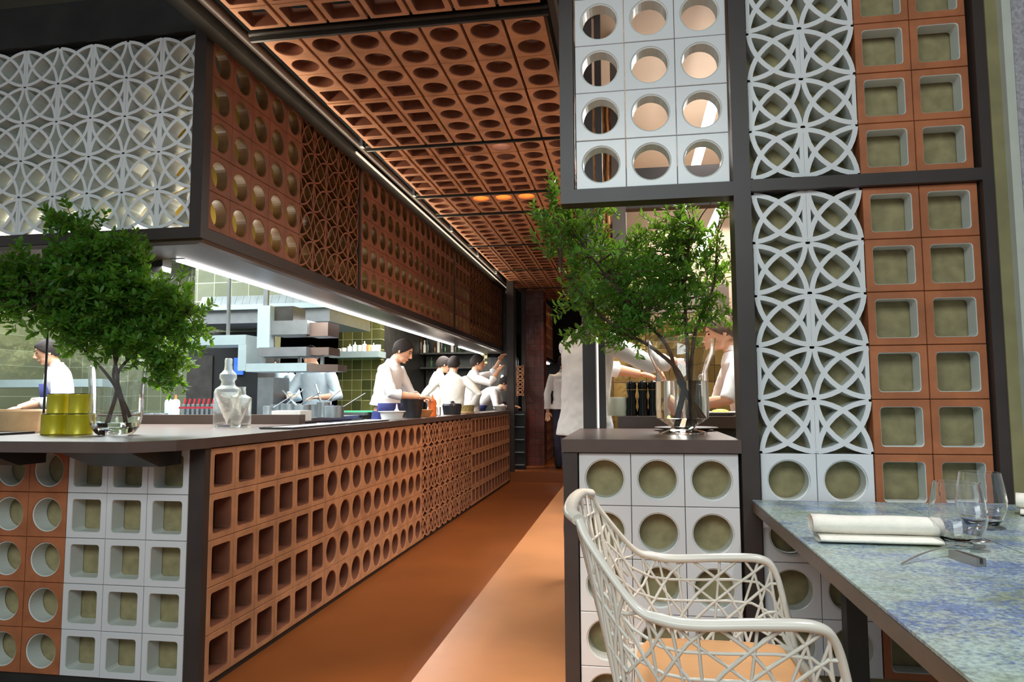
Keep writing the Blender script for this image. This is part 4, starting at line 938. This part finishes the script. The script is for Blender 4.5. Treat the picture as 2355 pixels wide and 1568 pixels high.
mb = MB(); bar(mb, (706, 742), (754, 772), GY+.10, GY+.34, .05); child(mb.build('top_shelf_end', 'canopy'), t)
mb = MB(); bar(mb, (619, 705), (674, 738), GY+.10, GY+.34, .05); child(mb.build('hanging_box', 'oven'), t)
p = at(606, 600, GY); child(MB().box(p.x-.02, GY+.05, at(606, 703, GY).z, p.x+.02, GY+.08, 4.0).build('hanger', 'steel_m'), t)
p = at(500, 772, GY); child(MB().box(p.x-.01, GY+.15, p.z, p.x+.01, GY+.18, 4.0).build('hanger', 'steel_m'), t)
# wall shelf with crockery below the gold tiles
a = at(758, 812, 10.2); b = at(872, 812, 10.2)
t = thing('wall_shelf', 'grey steel wall shelf on the gold tiles', 'shelf', (a.x, 10.3, a.z))
child(MB().box(a.x, 10.18, at(800, 822, 10.2).z, b.x, 10.5, at(800, 808, 10.2).z).build('shelf_board', 'grey_paint'), t)
zs_ = at(800, 808, 10.2).z
def vessel(name, px, Y, z, r, h, mt, label, cat, prof=None, group=None, x=None):
    p = at(px, 900, Y) if x is None else Vector((x, Y, 0))
    pr = prof or [(r*.75, 0), (r*.95, h*.3), (r, h), (r*.90, h), (r*.84, h*.3), (0, h*.12)]
    o = MB().lathe([(a_*1.0, b_) for a_, b_ in pr], (0, 0, 0), 20).build(name, mt); o.location = (p.x, p.y, z+.001); tag(o, label, cat, group); return o
rnd = random.Random(3)
for i, (px, h, mt, nm) in enumerate([(778, .05, 'ceramic', 'bowl'), (790, .06, 'ceramic', 'bowl'), (803, .12, 'plastic_w', 'squeeze_bottle'), (815, .15, 'plastic_w', 'squeeze_bottle'), (826, .10, 'celadon', 'cup'), (837, .16, 'plastic_w', 'squeeze_bottle'), (848, .10, 'clay', 'cup'), (858, .13, 'plastic_b', 'squeeze_bottle'), (868, .10, 'ceramic', 'cup')]):
    pr = [(.04, 0), (.04, h*.65), (.012, h*.75), (.006, h)] if nm == 'squeeze_bottle' else None
    vessel(nm, px, 10.3, zs_, .045, h, mt, ['first','second','third','fourth','fifth','sixth','seventh','eighth','ninth'][i]+' from the left on the gold tile wall shelf, a small '+nm.replace('_', ' '), nm.replace('_', ' '), pr, 'crockery and bottles on the gold wall shelf')
# dark bottle shelves beyond
t = thing('bottle_shelf', 'dark shelves of bottles behind the far cooks', 'shelf', (-3.3, 13.2, 1.8))
pz1 = at(970, 812, 12.6).z; pz2 = at(970, 845, 12.6).z
for z_ in (pz1, pz2): child(MB().box(-3.78, 12.5, z_-.03, -2.3, 12.9, z_).build('shelf_board', 'oven'), t)
child(MB().box(-3.78, 12.9, KF, -2.3, 12.95, 2.6).build('back_panel', 'oven'), t)
for i in range(14):
    px = 952+i*8.0; z_ = pz1 if i % 5 else pz2; ordn = ['first','second','third','fourth','fifth','sixth','seventh','eighth','ninth','tenth','eleventh','twelfth','thirteenth','fourteenth'][i]; mt = ('glass', 'green_glass', 'brown_glass', 'ceramic')[i % 4]; h = (.24+.08*((i*7) % 3)) if i % 5 else .20
    vessel('bottle', px, 12.65, z_, .028, h, mt, ordn+' bottle from the left on the dark shelves behind the far cooks', 'bottle', [(.028, 0), (.028, h*.6), (.011, h*.75), (.012, h), (0, h)], 'bottles on the dark far shelves')
p = at(1112, 822, 12.4); tag(MB().box(p.x-.07, 12.4, p.z-.11, p.x+.07, 12.42, p.z+.11).build('wall_panel', 'check'), 'small black and yellow checkered panel behind the raised arm', 'panel')
tag(MB().box(-2.75, 12.42, KF, -1.95, 12.47, 2.02).build('partition_board', 'oven'), 'dark board behind the checkered panel at the bar end', 'board')
for i, (px, py) in enumerate([(1130, 852), (1136, 868), (1142, 858), (1149, 842), (1155, 866)]):
    p = at(px, py, 12.0)
    t = thing('hanging_bulb', ['first','second','third','fourth','fifth'][i]+' from the left of the small bare bulbs near the bar end', 'lamp', tuple(p), 0, 'bare bulbs at the end of the bar')
    MB().ball((0, 0, 0), (.022, .022, .028), 0, 10, 8).build('bulb', 'lampw', t); MB().tube([(0, 0, .02), (0, 0, 2.9-p.z)], .003, 5).build('cord', 'frame_dk', t)
# end column, far posts
t = thing('end_frame', 'dark metal frame standing at the far end of the bar', 'frame', (-1.85, 11.0, 1.1))
child(MB().box(-1.90, 10.96, KF, -1.79, 11.06, 4.0).build('post', 'frame'), t)
t = thing('display_column', 'narrow display column with a pale square reflection between bar and brick column', 'column', (-1.95, 11.6, KF))
child(MB().box(-2.12, 11.90, KF, -1.90, 11.95, 3.2).build('back_panel', 'oven'), t)
p = at(1170, 662, 11.85); child(MB().box(p.x-.06, 11.87, p.z-.09, p.x+.06, 11.90, p.z+.09).build('square_reflection', 'cloth'), t)  # solid pale square stands in for a reflection on the column
for py in (700, 735, 770, 792):
    p = at(1170, py, 11.85); child(MB().ball((p.x, 11.88, p.z), (.045, .02, .045)).build('round_plate', 'glaze' if py != 735 else 'charcoal'), t)
t = thing('brick_column', 'dark red tiled column with steel corner beyond the bar end', 'column', (-1.6, 12.0, KF))
x0, x1 = at(1210, 900, 12.0).x, at(1251, 900, 12.0).x
bc_ = t; child(MB().box(x0, 12.0, KF, x1, 12.4, 4.0).build('tiled_body', 'redtile'), t)
child(MB().box(x0-.07, 11.96, KF, x0, 12.05, 4.0).build('steel_corner', 'frame'), t)
t = thing('bar_end_stool_rack', 'low dark rack with steel rungs at the end of the bar', 'rack', (-1.8, 11.5, KF))
for k in range(5): child(MB().box(-1.83, 11.30, .22+k*.2, -1.68, 11.34, .235+k*.2).build('rung', 'steel'), t)
child(MB().box(-1.85, 11.35, KF, -1.66, 11.40, 1.08).build('rack_body', 'black'), t)
p0 = at(1197, 875, 11.8)
o = panel('lattice_panel', (p0.x-.07, 11.8, p0.z+.26), X, -Z, Y, 0.13, ['l']*4, ['terra', 'terra_shade'], None, d=0.05); o['label'] = 'small orange lattice panel'; child(o, bc_)
t = thing('far_canopy', 'second terracotta canopy far down the corridor', 'canopy', (-1.6, 12.9, 2.0))
child(panel('block_panel', (-1.50, 12.42, 3.05), Y, -Z, -X, 0.2, ['ssssssss']*5, ['terra', 'terra_shade'], None, d=0.08), t)
child(MB().box(-1.75, 12.42, 1.98, -1.49, 14.1, 2.05).build('bottom_rail', 'frame'), t)
child(MB().box(-1.62, 12.5, 1.96, -1.56, 14.0, 1.98).build('light_strip', 'led'), t)
child(MB().box(-1.75, 12.42, 3.05, -1.49, 14.1, 4.0).build('top_panel', 'frame_dk'), t)
t = thing('far_counter', 'dark terracotta counter far down the corridor', 'counter', (-1.55, 13.0, KF))
child(panel('block_panel', (-1.50, 12.42, 1.05), Y, -Z, -X, 0.18, ['s'*9]*5, ['terra_dk', 'terra_shade'], None, d=0.06), t)
child(MB().box(-1.8, 12.42, 1.06, -1.47, 14.1, 1.10).build('slab', 'top'), t)

# ------------------------------------------------------------------ things on the bar
BZ = 1.100
def onbar(px, x):                                     # where a pixel's vertical plane crosses x on the bar
    d = _F+_R2*((px-1177.5)/FPX); return x*d.y/d.x
def rect_tray(px0, px1, x, w, lb):
    y0, y1 = onbar(px0, x), onbar(px1, x)
    t = thing('serving_tray', lb, 'tray', (x, (y0+y1)/2, BZ), 0, 'dark serving trays along the bar'); mb = MB(); L = (y1-y0)/2
    pr = [(1, 0), (1.06, .012), (1.03, .012), (.97, .004)]; n = 4; vs = []
    for f, z in pr:
        for sx, sy in ((-1, -1), (1, -1), (1, 1), (-1, 1)): vs.append((sx*(w*f), sy*(L-w+w*f), z))
    fs = [(i*4+k, i*4+(k+1) % 4, (i+1)*4+(k+1) % 4, (i+1)*4+k) for i in range(3) for k in range(4)]+[(3, 2, 1, 0), (12, 13, 14, 15)]
    mb.add(vs, fs); mb.build('tray_body', 'steel', t)
    MB().box(-w*.78, -L*.86, .0055, w*.78, L*.86, .009).build('paper_glare', 'ceramic', t)  # white paper sheet, added to stand for LED glare on the steel
for a_, b_, x, lb in ((640, 765, -1.98, 'dark rimmed steel tray on the bar, nearest the camera'), (775, 868, -1.97, 'dark rimmed steel tray on the bar, second from the camera')):
    rect_tray(a_, b_, x, .10, lb)
def put(name, px, x, prof, mt, label, cat, n=22, group=None, z=BZ):
    o = MB().lathe(prof, (0, 0, 0), n).build(name, mt); o.location = (x, onbar(px, x), z+.001); tag(o, label, cat, group); return o
put('black_container', 950, -1.97, [(.075, 0), (.10, .16), (.105, .17), (.095, .17), (.07, .01), (0, .01)], 'charcoal', 'tall black tapered container on the bar in front of the nearest cook', 'container')
put('clay_bowl', 972, -1.97, [(.07, 0), (.11, .07), (.105, .07), (.065, .01), (0, .01)], 'clay', 'orange clay bowl with white contents on the bar', 'bowl')
put('squeeze_bottle', 995, -1.97, [(.038, 0), (.040, .14), (.036, .16), (.012, .18), (.005, .215), (0, .215)], 'plastic_o', 'bright orange squeeze bottle on the bar', 'bottle')
put('squeeze_bottle', 914, -1.97, [(.028, 0), (.03, .06), (.01, .09), (.004, .13), (0, .13)], 'plastic_w', 'white squeeze bottle with pointed tip on the bar before the black container', 'bottle')
put('plastic_tub', 903, -1.97, [(.085, 0), (.10, .06), (.115, .065), (.115, .07), (.09, .07), (.08, .01), (0, .01)], 'plastic_w', 'shallow white tub on the bar beside the pointed white bottle', 'tub')
put('black_pot', 1040, -1.97, [(.095, 0), (.11, .10), (.10, .12), (.03, .135), (.02, .15), (0, .15)], 'charcoal', 'round black lidded pot toward the far end of the bar', 'pot')
put('woven_basket', 1070, -1.97, [(.10, 0), (.115, .10), (.10, .10), (.09, .01), (0, .01)], 'basket', 'small woven basket right of the black pot on the bar', 'basket')
put('steel_pot', 1172, -1.96, [(.10, 0), (.115, .13), (.11, .14), (.0, .14)], 'steel_m', 'steel tub at the very end of the bar', 'pot')
put('white_bowl', 1148, -1.97, [(.05, 0), (.10, .07), (.095, .07), (.04, .01), (0, .01)], 'ceramic', 'white bowl in front of the bent-over cook', 'bowl')
put('jar', 1008, -1.97, [(.03, 0), (.03, .09), (.027, .09), (.027, .01), (0, .01)], 'glass', 'small clear glass jar right of the orange squeeze bottle', 'jar')
o = MB().ball((0, 0, .06), (.12, .11, .07)).build('crumpled_cloth', 'cloth'); o.location = (-2.2, onbar(960, -2.2), BZ+.18); 
bpy.data.objects.remove(o)
o = MB().box(-.11, -.24, 0, .11, .24, .02).build('cutting_board', 'lightwood'); o.location = (-1.97, 8.2, BZ+.001); tag(o, 'light wooden cutting board on the bar left of the nearest cook', 'board')
y_ = 6.45
p = at(835, 900, 9.9); o = MB().box(-.35, -.15, 0, .35, .15, .02).build('cutting_board', 'green'); o.location = (p.x, 10.0, 1.092); tag(o, 'green cutting board on the back worktop', 'board')
o = MB().box(-2.9, 3.9, 0, -2.3, 4.55, .03).build('ledge_board', 'lightwood'); bpy.data.objects.remove(o)
# raised lip behind the bar
tag(MB().box(-3.9, 4.605, 1.06, -2.25, 4.70, 1.165).build('ledge', 'canopy'), 'low beige ledge between the bar top and the kitchen island', 'ledge')
# pots with handles on the island
IZ = 1.116
rnd = random.Random(8)
for i, (px, r, h, az) in enumerate([(618, .045, .10, .6), (640, .075, .11, 1.0), (668, .085, .12, .4), (697, .07, .11, 2.3), (722, .08, .11, .9), (745, .06, .13, 1.9), (768, .085, .10, .5)]):
    p = at(px, 900, 5.75+.24*((i*2) % 3))
    t = thing('saucepan', 'small steel saucepan with slanting handle, '+['leftmost', 'second from left', 'third from left', 'fourth from left', 'fifth from left', 'sixth from left', 'rightmost'][i]+' of the group on the island', 'saucepan', (p.x, p.y, IZ), 0, 'saucepans on the kitchen island')
    MB().lathe([(r, 0), (r, h), (r*.93, h), (r*.93, .006), (0, .006)], (0, 0, 0.001), 20).build('pan', 'steel', t)
    d = Vector((math.cos(az), math.sin(az)*.3, .55)).normalized()
    MB().tube([Vector((d.x*r*.9, d.y*r*.9, h*.8)), Vector((d.x*r*.9, d.y*r*.9, h*.8))+d*.24], [.012, .010], 8, flat=.45).build('handle', 'steel', t)
o = MB().box(-.11, -.09, 0, .11, .09, .075).build('white_box', 'ceramic'); p = at(672, 900, 4.85); o.location = (p.x, p.y, IZ); tag(o, 'low white box at the front of the kitchen island', 'box')
# rack of red handled knives and squeeze bottles
p0 = at(418, 900, 5.3); p1 = at(505, 900, 5.3)
t = thing('knife_rack', 'steel rack holding a row of red handled tools', 'rack', ((p0.x+p1.x)/2, 5.3, IZ))
w_ = (p1.x-p0.x)/2
MB().box(-w_, -.03, .0, w_, -.024, .03).box(-w_, -.032, .085, w_, -.026, .10).build('rack_rail', 'red', t)
MB().box(-w_, .02, 0, w_, .03, .10).build('rack_back', 'steel', t)
for k in range(8):
    x = -w_+(k+.5)*2*w_/8
    c = MB().lathe([(.013, 0), (.013, .12), (.011, .12), (.011, .01), (0, .01)], (x, 0, .001), 12).build('holder', 'steel', t)
    MB().tube([(x, 0, .10), (x+.010, .01, .165)], .009, 8).build('red_handle', 'red', t)
for px, mt, lb in ((390, 'plastic_b', 'pale blue squeeze bottle left of the red handled tools'), (405, 'plastic_w', 'white squeeze bottle with orange tip left of the red handled tools')):
    p = at(px, 900, 5.3); t = thing('squeeze_bottle', lb, 'bottle', (p.x, p.y, IZ))
    MB().lathe([(.032, 0), (.034, .13), (.03, .15), (.015, .16), (0, .16)], (0, 0, .001), 18).build('bottle_body', mt, t)
    MB().lathe([(.010, .16), (.004, .20), (0, .20)], (0, 0, 0), 10).build('tip', 'plastic_o' if px == 405 else mt, t)
for px, r, h, lb in ((350, .06, .05, 'flat steel tin left of the squeeze bottles, left one'), (372, .055, .05, 'flat steel tin left of the squeeze bottles, right one')):
    p = at(px, 900, 5.2); o = MB().lathe([(r, 0), (r, h), (r*.95, h), (r*.95, .01), (0, .01)], (0, 0, 0), 20).build('tin', 'steel'); o.location = (p.x, p.y, IZ+.001); tag(o, lb, 'tin')
# glass decanters
def decanter(px, Y, h, lb, tiered):
    p = at(px, 900, Y); t = thing('decanter', lb, 'decanter', (p.x, p.y, BZ))
    if tiered: pr = [(0, 0), (.075, 0), (.083, .01), (.083, h*.50), (.075, h*.55), (.045, h*.60), (.040, h*.66), (.052, h*.70), (.052, h*.76), (.028, h*.82), (.022, h*.88), (.024, h*.97), (.020, h)]
    else: pr = [(0, 0), (.058, 0), (.064, .01), (.064, h*.72), (.030, h*.80), (.026, h*.95), (.030, h)]
    inn = [(max(0, r-.006), z) for r, z in pr[::-1] if z > .012]+[(0, .014)]
    MB().lathe(pr+inn, (0, 0, .0005), 16).build('glass_body', 'pressed_glass', t)
decanter(524, 4.12, .43, 'tall two-tiered cut glass decanter on the bar', True)
decanter(555, 4.19, .25, 'short cut glass decanter beside the taller decanter', False)
# yellow tins
for k, (px, z, r, h, lb) in enumerate([(131, 0, .062, .098, 'left yellow tin of the lower pair beside the big vase'), (186, 0, .060, .098, 'right yellow tin of the lower pair beside the big vase'), (135, .102, .048, .095, 'left yellow tin of the upper pair beside the big vase'), (183, .102, .045, .095, 'right yellow tin of the upper pair beside the big vase')]):
    p = at(px, 900, 3.12); t = thing('yellow_tin', lb, 'tin', (p.x, p.y, BZ+z+.001), 0, 'yellow tins stacked beside the vase')
    MB().lathe([(r, 0), (r*1.02, .003), (r, .006), (r, h-.008), (r*1.02, h-.004), (r*1.0, h)], (0, 0, 0), 28).build('tin_body', 'yellow', t)
    MB().lathe([(0, 0), (r*.96, 0), (r*.96, -.003), (0, -.003)], (0, 0, h+.0035), 28).build('lid', 'charcoal', t)
put('bamboo_steamer', 32, -3.28, [(.15, 0), (.17, .11), (.165, .12), (.155, .12), (.14, .01), (0, .01)], 'lightwood', 'wide pale tub on the bar at the left edge of the photo', 'tub', 28)
o = MB().box(-.25, -.10, 0, .25, .10, .010).build('dark_tray', 'black'); o.location = (-3.25, 3.10, BZ+.001); tag(o, 'thin dark tray on the bar at the left edge of the photo', 'tray')
o = MB().box(-.10, -.04, 0, .10, .04, .05).build('red_box', 'red'); p = at(80, 900, 3.9); o.location = (p.x, p.y, BZ+.001); tag(o, 'small red packet behind the pale tub on the bar', 'packet')
p = at(103, 900, 3.35); tag(MB().tube([(p.x, p.y, BZ), (p.x, p.y, 2.066)], .006, 8).build('thin_rod', 'black'), 'thin black rod standing on the bar left of the yellow tins', 'rod')
# left kitchen: shelf, wall boxes
p = at(90, 880, 6.7); tag(MB().box(-8.0+.6, 6.75, at(90, 890, 6.7).z, at(205, 880, 6.7).x, 7.1, at(90, 872, 6.7).z).build('steel_shelf', 'grey_paint'), 'long pale steel shelf across the left of the kitchen', 'shelf')
for px0, px1, py0, py1, lb in ((35, 76, 795, 828, 'square wall box on the left kitchen wall, left one'), (82, 100, 798, 828, 'narrow white wall box on the left kitchen wall, right one')):
    a, b = at(px0, py1, 8.1), at(px1, py0, 8.1); tag(MB().box(a.x, 8.12, a.z, b.x, 8.2, b.z).build('wall_box', 'ceramic' if px0 > 80 else 'steel_m'), lb, 'box')
# floor light band seen through the plant
a, b = at(176, 640, 8.1), at(212, 600, 8.1); tag(MB().box(a.x, 8.10, a.z-.1, b.x, 8.19, b.z).build('wall_light', 'glow2'), 'pale glowing wall light behind the big plant', 'light')

# ------------------------------------------------------------------ things on the prep counter
WZ = 1.165
for k, px in enumerate((1452, 1478, 1502)):
    p = at(px, 900, 4.2); t = thing('pepper_mill', 'glossy black pepper mill on the prep counter, '+['left', 'middle', 'right'][k]+' of three', 'pepper mill', (p.x, p.y, WZ), 0, 'black pepper mills')
    MB().lathe([(.032, 0), (.033, .02), (.026, .05), (.029, .085), (.022, .115), (.028, .145), (.027, .15)], (0, 0, .001), 24).build('mill_body', 'gloss_black', t)
    MB().lathe([(.027, .152), (.030, .17), (.026, .195), (.010, .203), (0, .203)], (0, 0, .001), 24).build('mill_head', 'gloss_black', t)
p = at(1419, 900, 4.22); o = MB().lathe([(.058, 0), (.060, .10), (.056, .108), (0, .108)], (0, 0, 0), 28).build('plate_stack', 'celadon'); o.location = (p.x, p.y, WZ+.001); tag(o, 'stack of small pale green plates left of the pepper mills', 'plates')
for k, (px, Y, lb) in enumerate(((1655, 4.25, 'white plate with green food under the hands of the woman'),)):
    p = at(px, 900, Y); t = thing('plate', lb, 'plate', (p.x, p.y, WZ))
    MB().lathe([(.07, 0), (.13, .018), (.128, .022), (.07, .006), (0, .006)], (0, 0, .001), 32).build('plate_body', 'ceramic', t)
    MB().ball((0, 0, .022), (.05, .04, .016), 0, 14, 8).build('food', 'lime', t)
o = MB().lathe([(.09, 0), (.155, .012), (.153, .016), (.09, .005), (0, .005)], (0, 0, 0), 36).build('dark_plate', 'charcoal'); o.location = (0.37-.10, 3.62, 1.107); tag(o, 'dark shallow plate at the back right of the serving ledge', 'plate')
for k, px in enumerate((1560, 1575, 1590, 1604)):
    p = at(px, 900, 4.30); o = MB().lathe([(.014, 0), (.015, .10), (.006, .12), (.006, .15), (0, .15)], (0, 0, 0), 14).build('sauce_bottle', ['ceramic', 'red', 'plastic_w', 'steel'][k]); o.location = (p.x, p.y, WZ+.001)
    tag(o, ['white', 'red', 'second white', 'steel'][k]+' small bottle behind the footed glass vase', 'bottle', 'small bottles behind the footed vase')
